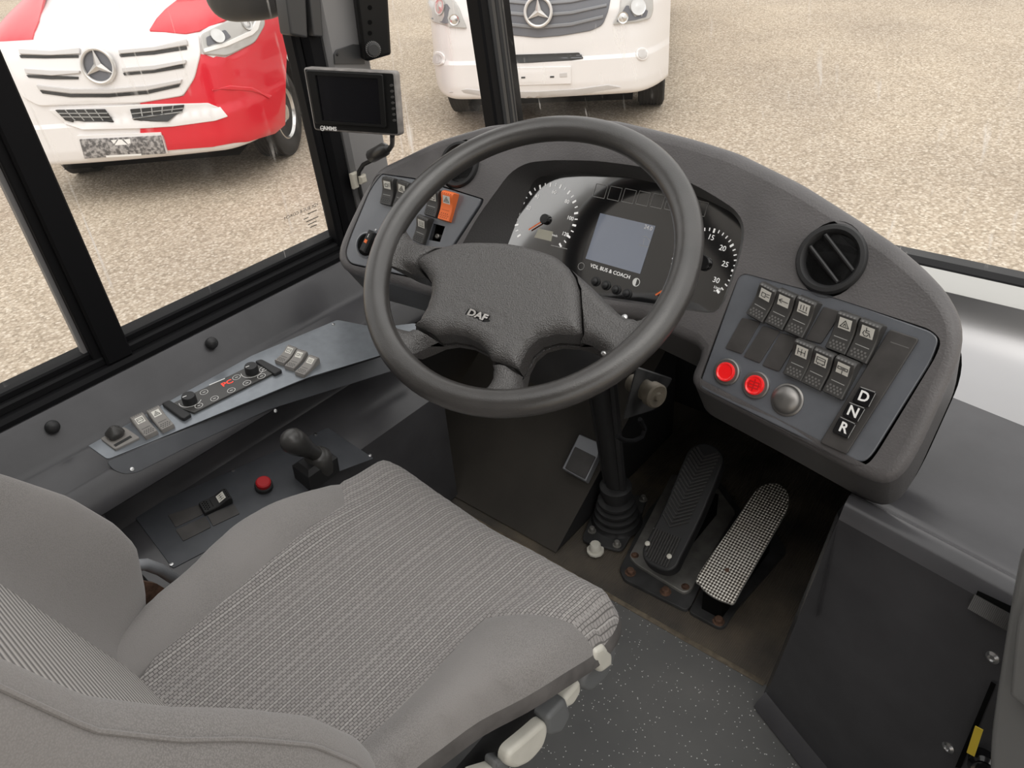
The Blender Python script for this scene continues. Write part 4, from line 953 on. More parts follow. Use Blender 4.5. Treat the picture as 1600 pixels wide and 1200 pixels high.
# lower plate with blanks, rocker, red button and parking brake
LOW = Plane((-1.10, 0, .3305), (.11, 0, -.033), (0, 1, 0))
mb = MB(); p = pxs(LOW, [(207, 803), (360, 736), (512, 668), (584, 716), (520, 740), (400, 820), (270, 888)], .0015); mb.slab(LOW, rnd(p, .003, 2), 0, .0015, M['console_low'], bev=.0005); lowp = mb.build('lower_switch_plate', cons)
LW2 = .0015
for u, v in ((222, 799), (364, 735), (493, 679), (514, 709), (578, 712), (268, 882)): q = LOW.px(u, v, LW2); mb = MB(); mb.lathe(LOW.pt(*q, LW2), LOW.n, [(.0035, 0), (.003, .0015), (0, .002)], M['steel'], 12); mb.build('panel_screw', lowp)
C7 = crop(180, 660, .25); c7 = lambda x, y: C7((x, y))[0]
for pts in (((330, 580), (520, 515), (552, 572), (378, 655)), ((378, 672), (565, 585), (598, 655), (425, 742)), ((575, 580), (742, 512), (778, 570), (612, 648))):
    mb = MB(); mb.slab(LOW, rnd(pxs(LOW, C7(*pts), LW2 + .001), .0015, 2), LW2, LW2 + .0015, M['blank'], bev=.0004); mb.build('blanking_plate', lowp)
rocker(lowp, LOW, c7(535, 530), c7(715, 450), LW2, .025, 'wheels', body='black', dot='deep')
q = LOW.px(*c7(930, 405), LW2); O = LOW.pt(*q, LW2); mb = MB(); mb.lathe(O, LOW.n, [(.0155, 0), (.0155, .008), (.014, .0095), (.0125, .0095)], M['black'], 28); mb.lathe(O, LOW.n, [(.0128, .008), (.0128, .016), (.0105, .018), (0, .018)], M['red_button'], 28); o = mb.build('push_button', lowp); o['label'] = 'red push button'
# parking brake valve
q = LOW.px(498, 742, 0); O = LOW.pt(*q, 0); mb = MB(); n = V((.15, 0, 1)).normalized()
mb.box(O, (0, 1, 0), (-1, 0, .15), n, -.035, .030, -.022, .022, 0, .045, M['black'], .008)
mb.lathe(O + n * .030 + V((0, .006, 0)), V((.2, -.2, 1)), [(.024, -.02), (.026, .0), (.025, .012), (.019, .022), (.013, .026)], M['switch'], 22); pb = mb.build('parking_brake_valve', cons)
tip = hx(456, 688, O.x + .035); tip2 = O + n * .055
mb = MB(); d = (tip - tip2); mb.tube([tip2 - d * .2, tip2, tip2 + d * .35, tip2 + d * .55, tip2 + d * .8, tip2 + d * 1.0, tip2 + d * 1.12, tip2 + d * 1.18], [.012, .013, .0145, .018, .0215, .0215, .016, .006], M['switch'], 18); mb.build('brake_lever', pb)

# ================================================================== footwell
ramp = MB(); rx0, rx1, ry0, ry1, rz = -1.14, -.70, .833, 1.30, .30
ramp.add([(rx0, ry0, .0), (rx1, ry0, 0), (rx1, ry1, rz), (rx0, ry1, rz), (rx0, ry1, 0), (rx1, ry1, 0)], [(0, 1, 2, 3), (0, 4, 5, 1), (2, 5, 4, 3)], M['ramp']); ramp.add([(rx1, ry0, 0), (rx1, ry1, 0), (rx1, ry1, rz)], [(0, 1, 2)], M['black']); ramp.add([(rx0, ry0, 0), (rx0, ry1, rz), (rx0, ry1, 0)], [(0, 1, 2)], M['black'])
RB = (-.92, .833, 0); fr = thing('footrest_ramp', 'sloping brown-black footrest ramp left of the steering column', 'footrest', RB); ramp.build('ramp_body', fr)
RP2 = Plane((rx1, ry0, 0), (1, 0, 0), (0, ry1 - ry0, rz))
fs = thing('foot_switch', 'silver-edged square foot pad beside the column bellows', 'foot switch', tuple(RP2.pt(*RP2.px(905, 720), 0)))
mb = MB(); mb.slab(RP2, rnd(pxs(RP2, [(878, 732), (905, 678), (937, 692), (934, 712), (915, 752)], .02), .003, 2), 0.002, .02, M['hose'], bev=.002); mb.build('switch_body', fs)
mb = MB(); mb.slab(RP2, rnd(pxs(RP2, [(882, 731), (898, 697), (930, 713), (913, 748)], .024), .002, 2), .0195, .0225, M['blank'], bev=.001); mb.build('rubber_pad', fs)
# brake pedal
BP = Plane(hz(1030, 885, .085), (1, 0, 0), (0, math.cos(.42), math.sin(.42)))
brake = thing('brake_pedal', 'long black rubber brake pedal with chevron treads, left of the metal pedal', 'pedal', tuple(hz(1030, 900, 0)))
C8 = crop(700, 560, .3875)
bo = spline(pxs(BP, C8((968, 372), (1005, 346), (1045, 342), (1090, 365), (1108, 400), (1098, 450), (1020, 640), (945, 790), (920, 838), (880, 856), (830, 842), (792, 812), (784, 775), (800, 735), (870, 600), (940, 430))), 4)
mb = MB(); mb.slab(BP, bo, -.028, 0, M['black'], bev=.004, bottom=True); cx = [BP.px(*C8((842, 790))[0]), BP.px(*C8((1040, 380))[0])]
a, b = V(cx[0]), V(cx[1]); t = (b - a); L = t.length; t.normalize(); s = V((-t.y, t.x))
inn = inset(ccw(bo), .005)
def tread(p, q):
    d = (q - p).normalized(); w = V((-d.y, d.x)) * .0017; P3 = lambda z, h: BP.pt(z.x, z.y, h)
    mb.add([P3(p - w, 0), P3(q - w, 0), P3(q + w, 0), P3(p + w, 0), P3(p - w * .6, .003), P3(q - w * .6, .003), P3(q + w * .6, .003), P3(p + w * .6, .003)], [(4, 5, 6, 7), (0, 1, 5, 4), (1, 2, 6, 5), (2, 3, 7, 6), (3, 0, 4, 7)], M['switch'])
HWP = .030
for k in range(19):
    c0 = a + t * (L * .26 + k * .0088)
    for sg in (1, -1):
        p, q = c0 + t * .0, c0 + s * sg * HWP * .93 + t * .022
        while not inside(tuple(q), inn) and (q - p).length > .004: q = p.lerp(q, .9)
        if inside(tuple(p), inn): tread(p, q)
for k in range(-5, 6):
    p, q = a + s * k * .0054 - t * .028, a + s * k * .0054 + t * (L * .20)
    while not inside(tuple(p), inn) and (q - p).length > .004: p = q.lerp(p, .92)
    tread(p, q)
mb.build('pedal_pad', brake)
for u, v in ((1012, 850), (1046, 870)): q = BP.px(u, v); mb = MB(); mb.lathe(BP.pt(*q, 0), BP.n, [(.005, 0), (.005, .003), (.003, .0045), (0, .0045)], M['lever_white'], 14); mb.build('pedal_rivet', brake)
mb = MB(); mb.slab(FL, rnd(pxs(FL, [(983, 868), (992, 880), (1068, 926), (1080, 922), (1094, 896), (1150, 800), (1120, 760), (1050, 740)], .012), .008, 3), .005, .012, M['alu'], bev=.0015); mb.build('mounting_plate', brake)
mb = MB(); mb.slab(FL, rnd(pxs(FL, [(968, 889), (975, 905), (1071, 953), (1079, 948), (1098, 908), (1160, 800), (1120, 745), (1060, 740), (1010, 800)], .005), .008, 3), -.003, .005, M['plate_dark'], bev=.001); mb.build('base_plate', brake)
for u, v in ((985, 891), (1040, 921), (1086, 790)): bolt(brake, hz(u, v, .012) - V((0, 0, .008)), .0075, .011, M['rust'])
for u, v in ((992, 866), (1071, 915)): bolt(brake, hz(u, v, .015) - V((0, 0, .004)), .0055, .005, M['rust'])
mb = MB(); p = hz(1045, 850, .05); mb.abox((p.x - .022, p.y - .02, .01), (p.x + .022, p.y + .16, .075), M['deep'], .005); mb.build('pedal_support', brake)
# accelerator
AP = Plane(hz(1122, 938, .075), (1, 0, 0), (0, math.cos(.30), math.sin(.30)))
acc = thing('accelerator_pedal', 'long knurled bare metal accelerator pedal at the right of the footwell', 'pedal', tuple(hz(1130, 950, 0)))
mb = MB(); ao = spline(pxs(AP, [(1090, 899), (1094, 915), (1104, 926), (1120, 936), (1136, 942), (1147, 943), (1160, 920), (1190, 868), (1222, 812), (1232, 790), (1231, 770), (1218, 757), (1202, 755), (1186, 762), (1174, 776), (1140, 826)]), 4)
mb.slab(AP, ao, -.004, 0, M['knurl'], bev=.001, bottom=True, mside=M['alu']); mb.build('pedal_plate', acc)
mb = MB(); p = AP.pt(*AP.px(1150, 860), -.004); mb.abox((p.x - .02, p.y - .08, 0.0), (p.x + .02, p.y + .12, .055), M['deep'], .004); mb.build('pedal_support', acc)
mb = MB(); mb.slab(FL, rnd(pxs(FL, [(1076, 955), (1122, 980), (1133, 979), (1150, 952), (1230, 860), (1190, 800), (1102, 910)], .005), .008, 3), -.003, .005, M['plate_dark'], bev=.001); mb.build('base_plate', acc); bolt(acc, hz(1123, 967, .012) - V((0, 0, .008)), .0075, .011, M['rust'])
q = AP.px(1136, 891); mb = MB(); mb.lathe(AP.pt(*q, 0), AP.n, [(.004, 0), (.004, .0008), (0, .0012)], M['rust'], 12); mb.build('pedal_rivet', acc)

# ================================================================== right-hand console and front shelf
SHX0 = -.30
rcon = thing('right_console', 'dark grey scuffed plastic console right of the pedals', 'console', (.1, .8, 0))
A = hz(1312, 800, .50); B = hz(1192, 1072, .0)
mb = MB()
# front panel: bulging a little, with a rolled top edge and groove
topz = .50
def cp3(u, v, y0, y1, zt): return hy(u, v, y0)
P0 = [(-.158, .748, .500), (-.225, .775, .012)]
def rc_pt(t, h):
    """t along to the right, h up 0..1"""
    lft = V((-.222, .775, .005)).lerp(V((-.165, .738, .49)), h); rgt = V((.34, .50, .005)).lerp(V((.32, .655, .49)), h)
    p = lft.lerp(rgt, t); p.y -= .012 * math.sin(math.pi * min(1, t * 2)) * math.sin(math.pi * h); return p
mb.grid(lambda t, h: rc_pt(t, h), [i / 12 for i in range(13)], [i / 12 for i in range(13)], M['console'])
# left flank into the footwell
fl = [rc_pt(0, i / 12) for i in range(13)]; mb.add(fl + [V((p.x - .006, p.y + .012, p.z)) for p in fl] + [V((p.x - .004, p.y + .04, p.z)) for p in fl], [(k * 13 + i, k * 13 + i + 1, (k + 1) * 13 + i + 1, (k + 1) * 13 + i) for k in range(2) for i in range(12)], M['console'])
fw = MB(); fw.add([V((p.x + .002, p.y + .03, p.z)) for p in fl] + [V((-.20, 1.41, p.z * .82)) for p in fl], [(i, i + 1, 14 + i, 13 + i) for i in range(12)], M['console']); struct(fw.build('wall_footwell', None))
# rolled shoulder, groove and shelf
prof = [(0, .49), (.010, .505), (.022, .512), (.034, .508), (.046, .500), (.058, .500), (.072, .507), (.090, .511), (.16, .512), (.30, .513)]
def sh_pt(t, k):
    dy, z = prof[k]; a = rc_pt(t, 1.0); return V((a.x + .02 * dy, a.y + dy, z))
mb.grid(lambda t, k: sh_pt(t, k), [i / 12 for i in range(13)], list(range(len(prof))), M['console'])
sh0 = [sh_pt(0, k) for k in range(len(prof))]; mb.add(sh0 + [V((p.x, p.y, .30)) for p in sh0], [(i, i + 1, len(sh0) + i + 1, len(sh0) + i) for i in range(len(sh0) - 1)], M['console'])
mb.build('console_panel', rcon, 50)
mb = MB(); e = [rc_pt(i / 12, 0) for i in range(13)]; f = [V((-.245, .80, .0))] + e
o1 = [p + V((-.006, -.016, .010)) for p in e]; o2 = [p + V((-.008, -.022, .0)) for p in e]; o0 = [p + V((0, 0, .022)) for p in e]
mb.add(o0 + o1 + o2, [(k * 13 + i, k * 13 + i + 1, (k + 1) * 13 + i + 1, (k + 1) * 13 + i) for k in range(2) for i in range(12)], M['console']); mb.build('floor_flange', rcon)
def on_panel(u, v):
    best = None
    for i in range(101):
        for j in range(101):
            p = rc_pt(i / 100, j / 100); c = p - CAM; z = c.dot(RF); pu, pv = 800 + FOC * c.dot(RX) / z, 600 + FOC * c.dot(RD) / z; d = (pu - u) ** 2 + (pv - v) ** 2
            if best is None or d < best[0]: best = (d, p)
    return best[1]
pn = (rc_pt(.6, .5) - rc_pt(.5, .5)).cross(rc_pt(.5, .6) - rc_pt(.5, .5)).normalized()
for u, v in ((1481, 1168), (1551, 1026)):
    mb = MB(); mb.lathe(on_panel(u, v), pn, [(.0075, -.001), (.0075, .001), (.004, .003), (.0025, .0015), (0, .0015)], M['steel'], 16); mb.build('panel_screw', rcon)
mb = MB(); a, b = on_panel(1540, 905), on_panel(1600, 955); d = b - a; uz = V((0, .3, .95)); mb.add([a + pn * .002 + uz * .008, a + pn * .002 - uz * .012, b + pn * .002 - uz * .012, b + pn * .002 + uz * .012], [(0, 1, 2, 3)], M['deep'])
for i in range(26):
    p = a + d * (i / 25) + pn * .003; mb.tube([p + uz * .003, p - uz * .014 + pn * .004], .0014, M['switch'], 5)
mb.build('slot_brush', rcon)
mb = MB(); q = [on_panel(u, v) + pn * .0025 for u, v in ((1553, 1066), (1560, 1066), (1500, 1196), (1490, 1196))]; mb.add(q, [(0, 1, 2, 3)], M['deep']); mb.build('panel_joint', rcon)
# front shelf below the windscreen
shelf = thing('windscreen_shelf', 'smooth silver-grey ledge below the windscreen, right of the dashboard', 'shelf', (.3, 1.2, .5))
mb = MB(); S = [(1.389, .518), (1.388, .524), (1.333, .521), (1.326, .517)]
mb.grid(lambda x, k: V((x, S[k][0], S[k][1])), [-1.0, -.6, -.2, .3, 1.2], list(range(4)), M['sill_silver']); mb.build('ledge_strip', shelf)
mb = MB(); S2_ = [(1.326, .517), (1.319, .500), (1.306, .478), (1.286, .456), (1.256, .438), (1.21, .426), (1.15, .421), (1.08, .424), (1.04, .430)]
mb.grid(lambda x, k: V((x, S2_[k][0], S2_[k][1])), [-1.0, -.6, -.2, .3, 1.2], list(range(len(S2_))), M['shelf']); mb.build('shelf_moulding', shelf, 60)
# cab door edge at the right of the picture
door = thing('cab_door', 'satin grey moulded cab door edge at the right border', 'cab door', (.16, .55, .1))
DP = Plane(V((.05, .62, .50)), V((.80, -.60, 0)), V((.0, .15, .99)))
mb = MB(); oo = rnd(pxs(DP, [(1600, 838), (1586, 858), (1573, 930), (1560, 1010), (1548, 1090), (1540, 1150), (1538, 1260)], .0) + [(DP.px(1538, 1260)[0] - .03, -.46), (.30, -.46), (.30, .16)], .02, 3); mb.slab(DP, oo, -.05, 0, M['door'], bev=.012, nb=4); dl = mb.build('door_panel', door)
mb = MB(); oo = rnd(pxs(DP, [(1602, 930), (1584, 960), (1572, 1085), (1580, 1094), (1620, 1122)], .012) + [(.26, DP.px(1620, 1122)[1]), (.26, .10)], .012, 3); mb.slab(DP, oo, -.0, .012, M['door'], bev=.008, nb=4); mb.build('raised_lip', door)
# catch, wires and yellow tag in the gap before the door
mb = MB(); p = on_panel(1540, 1188); mb.lathe(p + pn * .004, (pn + V((.4, 0, .2))).normalized(), [(.016, -.02), (.016, .012), (.012, .016), (.007, .012), (0, .012)], M['gloss_black'], 20); mb.build('door_catch', rcon)
mb = MB(); a, b = on_panel(1545, 1122), on_panel(1533, 1165); w = V((.004, 0, 0)); mb.add([a - w + pn * .02, a + w + pn * .02, b + w + pn * .02, b - w + pn * .02, a - w + pn * .021, a + w + pn * .021, b + w + pn * .021, b - w + pn * .021], [(3, 2, 1, 0), (4, 5, 6, 7), (0, 1, 5, 4), (2, 3, 7, 6), (1, 2, 6, 5), (3, 0, 4, 7)], M['yellow']); mb.build('yellow_tag', rcon)

# ================================================================== monitor, pillar box, mirror, cable
MC = CAM + ray(548, 155) * 1.24
MP = Plane(MC, V((math.cos(.36), math.sin(.36), 0)), V((-.1, .12, 1)))
mon = thing('camera_monitor', 'small black camera monitor with dark screen mounted before the pillar', 'monitor', tuple(MC))
C2 = crop(440, 0, .35)
mp = rnd(pxs(MP, C2((95, 300), (505, 320), (528, 608), (145, 582))), .006, 3)
mb = MB(); mb.slab(MP, mp, -.016, 0, M['monitor'], bev=.003, bottom=True, mside=M['monitor_edge']); mh = mb.build('monitor_housing', mon)
mb = MB(); bz = rnd(pxs(MP, C2((108, 312), (452, 332), (470, 572), (150, 552)), .003), .004, 3); scp = pxs(MP, C2((150, 335), (430, 350), (445, 556), (182, 538)), .003)
mb.slab(MP, bz, 0, .004, M['monitor'], bev=.0015, holes=(scp,)); mb.build('screen_bezel', mon)
mb = MB(); mb.fill(MP, ccw(scp), .001, M['screen']); mb.build('screen', mon)
a = MP.px(*C2((215, 574))[0], .001); b = MP.px(*C2((245, 577))[0], .001); e = (V(b) - V(a)).normalized(); ex = MP.ex * e.x + MP.ey * e.y
mb = MB(); mb.text('AMMS', MP.pt(*a, .0005) , ex, MP.n.cross(ex), .0088, M['white_mark'], .0003, bold=.0003, sx=1.1)
c = MP.px(*C2((181, 573))[0], .001); 
for k in range(16):
    t0, t1 = 2 * math.pi * k / 16, 2 * math.pi * (k + 1) / 16; mb.quad(*[MP.pt(c[0] + r * math.cos(t), c[1] + r * math.sin(t), .0006) for r, t in ((.003, t0), (.0042, t0), (.0042, t1), (.003, t1))], M['white_mark'])
mb.quad(*[MP.pt(c[0] + x, c[1] + y, .0006) for x, y in ((-.004, -.0006), (.004, -.0006), (.004, .0006), (-.004, .0006))], M['white_mark']); mb.build('maker_logo', mon)
for k in range(7):
    u, v = C2((490 + k * 2.2, 382 + k * 26))[0]; q = MP.px(u, v, .001); mb = MB(); mb.slab(MP, circ(q[0], q[1], .0032, 12, .0022), 0, .0012, M['switch'], bev=.0004); mb.build('monitor_button', mon)
mb = MB(); bk = MP.pt(0, 0, -.016); mb.tube([bk, bk - MP.n * .05, V((-1.195, .90, .83))], .009, M['black'], 10); mb.lathe(bk, -MP.n, [(.022, 0), (.022, .008), (0, .008)], M['black'], 18); mb.build('mount_arm', mon)
st = MP.pt(*MP.px(613, 212, -.015), -.015)
def pin_(u, v, x): return hx(u, v, x)
mb = MB(); cb = [st, pin_(613, 226, -1.06), pin_(608, 234, -1.09), pin_(598, 242, -1.12), pin_(582, 250, -1.15), pin_(568, 257, -1.17), pin_(561, 268, -1.185), pin_(560, 285, -1.19), pin_(566, 312, -1.19)]
mb.tube(cb, .0042, M['black'], 8); cbl = mb.build('monitor_cable', mon)
mb = MB(); a, b = pin_(605, 231, -1.09), pin_(577, 246, -1.155); mb.tube([a, a.lerp(b, .15), a.lerp(b, .85), b], [.006, .0125, .0125, .006], M['switch'], 12); mb.build('cable_sleeve', mon)
clip = thing('cable_clip', 'small cream plastic cable clip on the grey pillar', 'cable clip', tuple(hx(559, 280, -1.19)))
p = hx(558, 281, -1.19); mb = MB(); mb.box(p, (0, 1, 0), (0, 0, 1), (1, 0, 0), -.012, .004, -.015, .015, -.006, .003, M['clip'], .002); mb.box(p, (0, 1, 0), (0, 0, 1), (1, 0, 0), .0, .016, -.008, .008, .003, .012, M['clip'], .003); mb.build('clip_body', clip)
pbx = thing('pillar_box', 'tall black metal box with knurled knob above the monitor', 'box', tuple(hx(590, 92, -1.16)))
QP = Plane(hx(590, 60, -1.155), V((.5, .86, 0)), V((0, 0, 1)))
mb = MB(); mb.slab(QP, rnd(pxs(QP, [(545, -90), (568, 94), (575, 97), (612, 86), (602, -90)]), .004, 2), -.05, 0, M['monitor'], bev=.006, bottom=True)
for v in (12, 35, 52): q = QP.px(578, v, .001); mb.fill(QP, circ(q[0], q[1], .004, 12), .0006, M['deep'])
bxo = mb.build('box_body', pbx)
q = QP.px(582, 76); O = QP.pt(*q, 0); mb = MB(); pr = []
for k in range(26): pass
mb.lathe(O, QP.n, [(.012, 0), (.012, .010), (.0095, .013), (0, .013)], M['pillar_mid'], 24)
for k in range(24):
    t = 2 * math.pi * k / 24; d = QP.ex * math.cos(t) + QP.ey * math.sin(t); s = QP.n.cross(d); mb.box(O + d * .012, s, d, QP.n, -.0008, .0008, -.002, .0012, .001, .010, M['pillar'])
mb.build('knurled_knob', pbx)
mb = MB(); TP = Plane((-1.194, 0, 0), (0, 1, 0), (0, 0, 1)); mb.slab(TP, pxs(TP, [(522, 85), (526, 78), (552, 69), (566, 70), (570, 100), (523, 100)], .002), 0, .003, M['pillar_mid'], bev=.0006); q = TP.px(527, 85, .003); mb.lathe(TP.pt(*q, .003), TP.n, [(.003, 0), (.002, .002), (0, .002)], M['black'], 10); mb.build('mount_tab', pbx)
wl = thing('window_latch', 'dark grey latch block high on the window frame edge', 'latch', tuple(hx(475, 30, -1.2)))
WPn = Plane((-1.203, 0, 0), (0, 1, 0), (0, 0, 1))
mb = MB(); mb.slab(WPn, rnd(pxs(WPn, [(440, -60), (455, 55), (482, 60), (476, -60)], .02), .004, 2), -.01, .02, M['pillar_mid'], bev=.004); mb.build('latch_block', wl)
mb = MB(); mb.slab(WPn, rnd(pxs(WPn, [(478, -60), (490, 57), (506, 58), (504, 36), (498, -60)], .014), .003, 2), 0, .014, M['pillar_mid'], bev=.003); mb.build('latch_slide', wl)
mir = thing('exterior_mirror', 'dark grey exterior mirror shell hanging over the red and white van', 'mirror', tuple(hx(384, -30, -1.55)))
mc = hx(384, -34, -1.55); mb = MB(); e1, e2, e3 = V((.72, .55, 0)).normalized(), V((0, 0, 1)), V((-.55, .72, 0)).normalized()
def mir_pt(a, b): ca = math.cos(a); f = lambda t: math.copysign(abs(t) ** .6, t); return mc + e1 * f(math.cos(b)) * f(ca) * .088 + e3 * f(math.sin(b)) * f(ca) * .05 + e2 * f(math.sin(a)) * .078
mb.grid(mir_pt, [-math.pi / 2 + math.pi * i / 20 for i in range(21)], [2 * math.pi * i / 36 for i in range(37)], M['pillar_mid']); mb.build('mirror_shell', mir, 60)
mb = MB(); mb.tube([mc + e3 * -.03 + e2 * .05, mc + V((.15, .05, .15)), V((-1.27, 1.05, 1.45))], .014, M['black'], 10); mb.build('mirror_arm', mir)
# ================================================================== vans
VUP = V((0, 0, 1))
def heading(d):
    global VEX, VFR
    a = math.radians(d); VEX = V((math.cos(a), math.sin(a), 0)); VFR = V((math.sin(a), -math.cos(a), 0))
heading(41)
PRF = [(.335, .14), (.34, .07), (.355, .03), (.38, .01), (.45, .0), (.62, .008), (.645, .035), (.75, .045), (.95, .075), (1.08, .13), (1.15, .20), (1.20, .32), (1.26, .55), (1.32, .85), (1.38, 1.10), (1.42, 1.16), (1.9, 1.66), (2.3, 2.05), (2.5, 2.35), (2.6, 2.8)]
def prf(z):
    if z <= PRF[0][0]: return PRF[0][1]
    for (a, h), (b, g) in zip(PRF[:-1], PRF[1:]):
        if z <= b: t = (z - a) / (b - a); return h + (g - h) * t
    return PRF[-1][1]
HWV = .985
def bow(x): a = abs(x); return .07 * a * a + .42 * max(0, (a - .66) / (HWV - .66)) ** 2.4
class Van(Field):
    def __init__(s, o):
        s.O = V(o); s.ex, s.fr = VEX, VFR
        super().__init__(lambda x, z: s.O + s.ex * x - s.fr * (prf(z) + bow(x)) + VUP * z, s._g, s._ab, VFR, 2.0, 14.0)
    def _ab(s, P): d = P - s.O; return (d.dot(s.ex), d.z)
    def _g(s, P):
        d = P - s.O; x = max(-1.3, min(1.3, d.dot(s.ex))); return -d.dot(s.fr) - (prf(max(.1, d.z)) + bow(x))
    def loc(s, x, y, z): return s.O + s.ex * x - s.fr * y + VUP * z
def van_body(S, root, paint, LEN=5.6):
    mb = MB(); xs = [-HWV + 2 * HWV * i / 48 for i in range(49)]; zs = []
    for (a, _), (b, _) in zip(PRF[:-1], PRF[1:]): k = max(1, int((b - a) / .015)) if b < 1.45 else 3; zs += [a + (b - a) * i / k for i in range(k)]
    zs.append(2.6); P = [[S.pt0(x, z) for z in zs] for x in xs]; vs = [p for r in P for p in r]; n = len(zs); fb = []; fg = []
    for i in range(48):
        for j in range(n - 1):
            f = (i * n + j, (i + 1) * n + j, (i + 1) * n + j + 1, i * n + j + 1); zc = (zs[j] + zs[j + 1]) / 2; xc = (xs[i] + xs[i + 1]) / 2
            (fg if 1.45 < zc < 2.05 and abs(xc) < .86 else fb).append(f)
    mb.add(vs, fb, paint); mb.add(vs, fg, M['screen'])
    ya = 1.0; ra = .45; zw = .36
    for sx in (-1, 1):
        front = [(prf(z) + bow(HWV), z) for z in zs if z >= .345]
        bot = [(.2, z) for z in ()]
        arch = [(ya + ra * math.cos(t), max(.345, zw + ra * math.sin(t))) for t in [math.pi * (1.0 + .05) - math.pi * 1.10 * i / 24 for i in range(25)]]
        rear = [(LEN, .25), (LEN, 2.6)]
        poly = [front[0]] + [q for q in arch if q[0] > front[0][0] + .01] + rear + list(reversed(front[1:]))
        class Sd:
            def pt(s, a, b, w=0): return S.loc(sx * HWV, a, b)
        m2 = MB(); m2.fill(Sd(), ccw(poly), 0, paint, (), None, flip=sx < 0); mb.add(m2.v, m2.f, paint)
        # inner wheel housing
        A = [S.loc(sx * HWV, a, b) for a, b in arch]; B = [S.loc(sx * (HWV - .34), a, b) for a, b in arch]; k = len(A)
        mb.add(A + B, [(i, i + 1, k + i + 1, k + i) for i in range(k - 1)] + [tuple(range(k, 2 * k))], M['van_dark'])
    c = [S.loc(x, y, z) for x, y, z in ((-HWV, 2.8, 2.6), (HWV, 2.8, 2.6), (HWV, LEN, 2.6), (-HWV, LEN, 2.6), (HWV, LEN, .25), (-HWV, LEN, .25))]
    mb.add(c, [(0, 1, 2, 3), (3, 2, 4, 5)], paint)
    u = [S.loc(x, y, .22) for x, y in ((-.7, .35), (.7, .35), (.7, LEN - .2), (-.7, LEN - .2))]; mb.add(u, [(3, 2, 1, 0)], M['van_dark'])
    return mb.build('van_body', root, 35)
def van_wheel(S, root, sx, y=1.0, steer=0.0):
    c = S.loc(sx * (HWV - .135), y, .345); ax = (VEX * sx * math.cos(steer) + VFR * math.sin(steer)).normalized(); mb = MB(); R = .345; h = .115
    pr = [(.20, -h), (.26, -h), (.31, -h * .98), (R - .012, -h * .85)]
    for k in range(7): a = -h * .8 + k * h * 1.6 / 6; pr += [(R, a - .009), (R, a + .006), (R - .007, a + .008), (R - .007, a + .011)]
    pr += [(R - .012, h * .88), (.31, h), (.255, h * 1.0), (.215, h * .9), (.205, h * .7)]
    mb.lathe(c, ax, pr, M['tyre'], 48); o = mb.build('wheel', root)
    mb = MB(); mb.lathe(c, ax, [(.206, h * .5), (.214, h * .88), (.205, h * .92), (.19, h * .55), (.165, h * .30), (.12, h * .62), (.075, h * .72), (.06, h * .95), (.035, h), (0, h)], M['lamp_silver'], 40)
    e1 = ax.cross(VUP).normalized(); e2 = ax.cross(e1)
    for k in range(16):
        t = 2 * math.pi * k / 16; d = e1 * math.cos(t) + e2 * math.sin(t); s = ax.cross(d); q = c + d * .168 + ax * (h * .36)
        mb.add([q + d * .013 * math.cos(a) + s * .016 * math.sin(a) + ax * .006 for a in [2 * math.pi * i / 10 for i in range(10)]], [tuple(range(10))], M['van_dark'])
    mb.build('wheel_rim', o)
def vslab(S, root, name, px, m, w=.012, w0=-.01, r=.01, bev=.004, res=.035, n=3, smooth=False):
    mb = MB(); p = pxs(S, px, w)
    mb.slab(S, spline(p, 4) if smooth else rnd(p, r, n), w0, w, M[m], bev=bev, res=res); return mb.build(name, root)
def star(S, root, px, rpx, w):
    q = S.px(*px, w); q2 = S.px(px[0] + rpx, px[1], w); R = abs(q2[0] - q[0]); O = S.pt(*q, w); n = (VFR * .985 + VUP * .16).normalized(); ex = VEX; ey = n.cross(ex); mb = MB()
    mb.tube([O + (ex * math.cos(t) + ey * math.sin(t)) * R * .9 for t in [2 * math.pi * k / 40 for k in range(40)]], R * .11, M['star'], 8, closed=True)
    mb.add([O + (ex * math.cos(t) + ey * math.sin(t)) * R * .9 - n * .012 for t in [2 * math.pi * k / 32 for k in range(32)]], [tuple(range(32))], M['van_grey'])
    for k in range(3):
        t = math.pi / 2 + 2 * math.pi * k / 3; d = ex * math.cos(t) + ey * math.sin(t); s = n.cross(d)
        v = [O + d * R * .86, O + s * R * .20 + d * R * .12, O - s * R * .20 + d * R * .12, O + n * R * .20, O + d * R * .86 + n * .012, O - d * R * .02]
        mb.add(v, [(5, 3, 1), (1, 3, 4), (4, 3, 2), (2, 3, 5), (1, 4, 0), (0, 4, 2)], M['star'])
    return mb.build('emblem', root)
GZ0 = -.85
# ---- red and white van
pl = hz(195, 243, GZ0 + .385); S1 = Van((pl.x, pl.y, GZ0)); S1.O = S1.O + VFR * .03 + VEX * .02
v1 = thing('van', 'red and white van with white grille seen through the left side window', 'van', tuple(S1.O))
van_body(S1, v1, M['white_paint'], 2.95)
G1 = crop(0, 0, .35)
for sx in (-1, 1): van_wheel(S1, v1, sx, steer=.12)
vslab(S1, v1, 'red_bonnet_panel', [(276, 0), (258, 14), (245, 28), (233, 47), (290, 52), (311, 48), (350, 32), (413, 15), (447, -10), (447, -60), (330, -60)], 'red_paint', .012, -.01, .004, .001)
mb = MB(); q_ = [(-a - .10, b) for a, b in rnd(pxs(S1, [(276, 0), (258, 14), (245, 28), (233, 47), (290, 52), (311, 48), (350, 32), (413, 15), (447, -10), (447, -60), (330, -60)], .012), .004, 3)]; mb.slab(S1, q_, -.01, .012, M['red_paint'], bev=.001, res=.035); mb.build('red_bonnet_panel', v1)
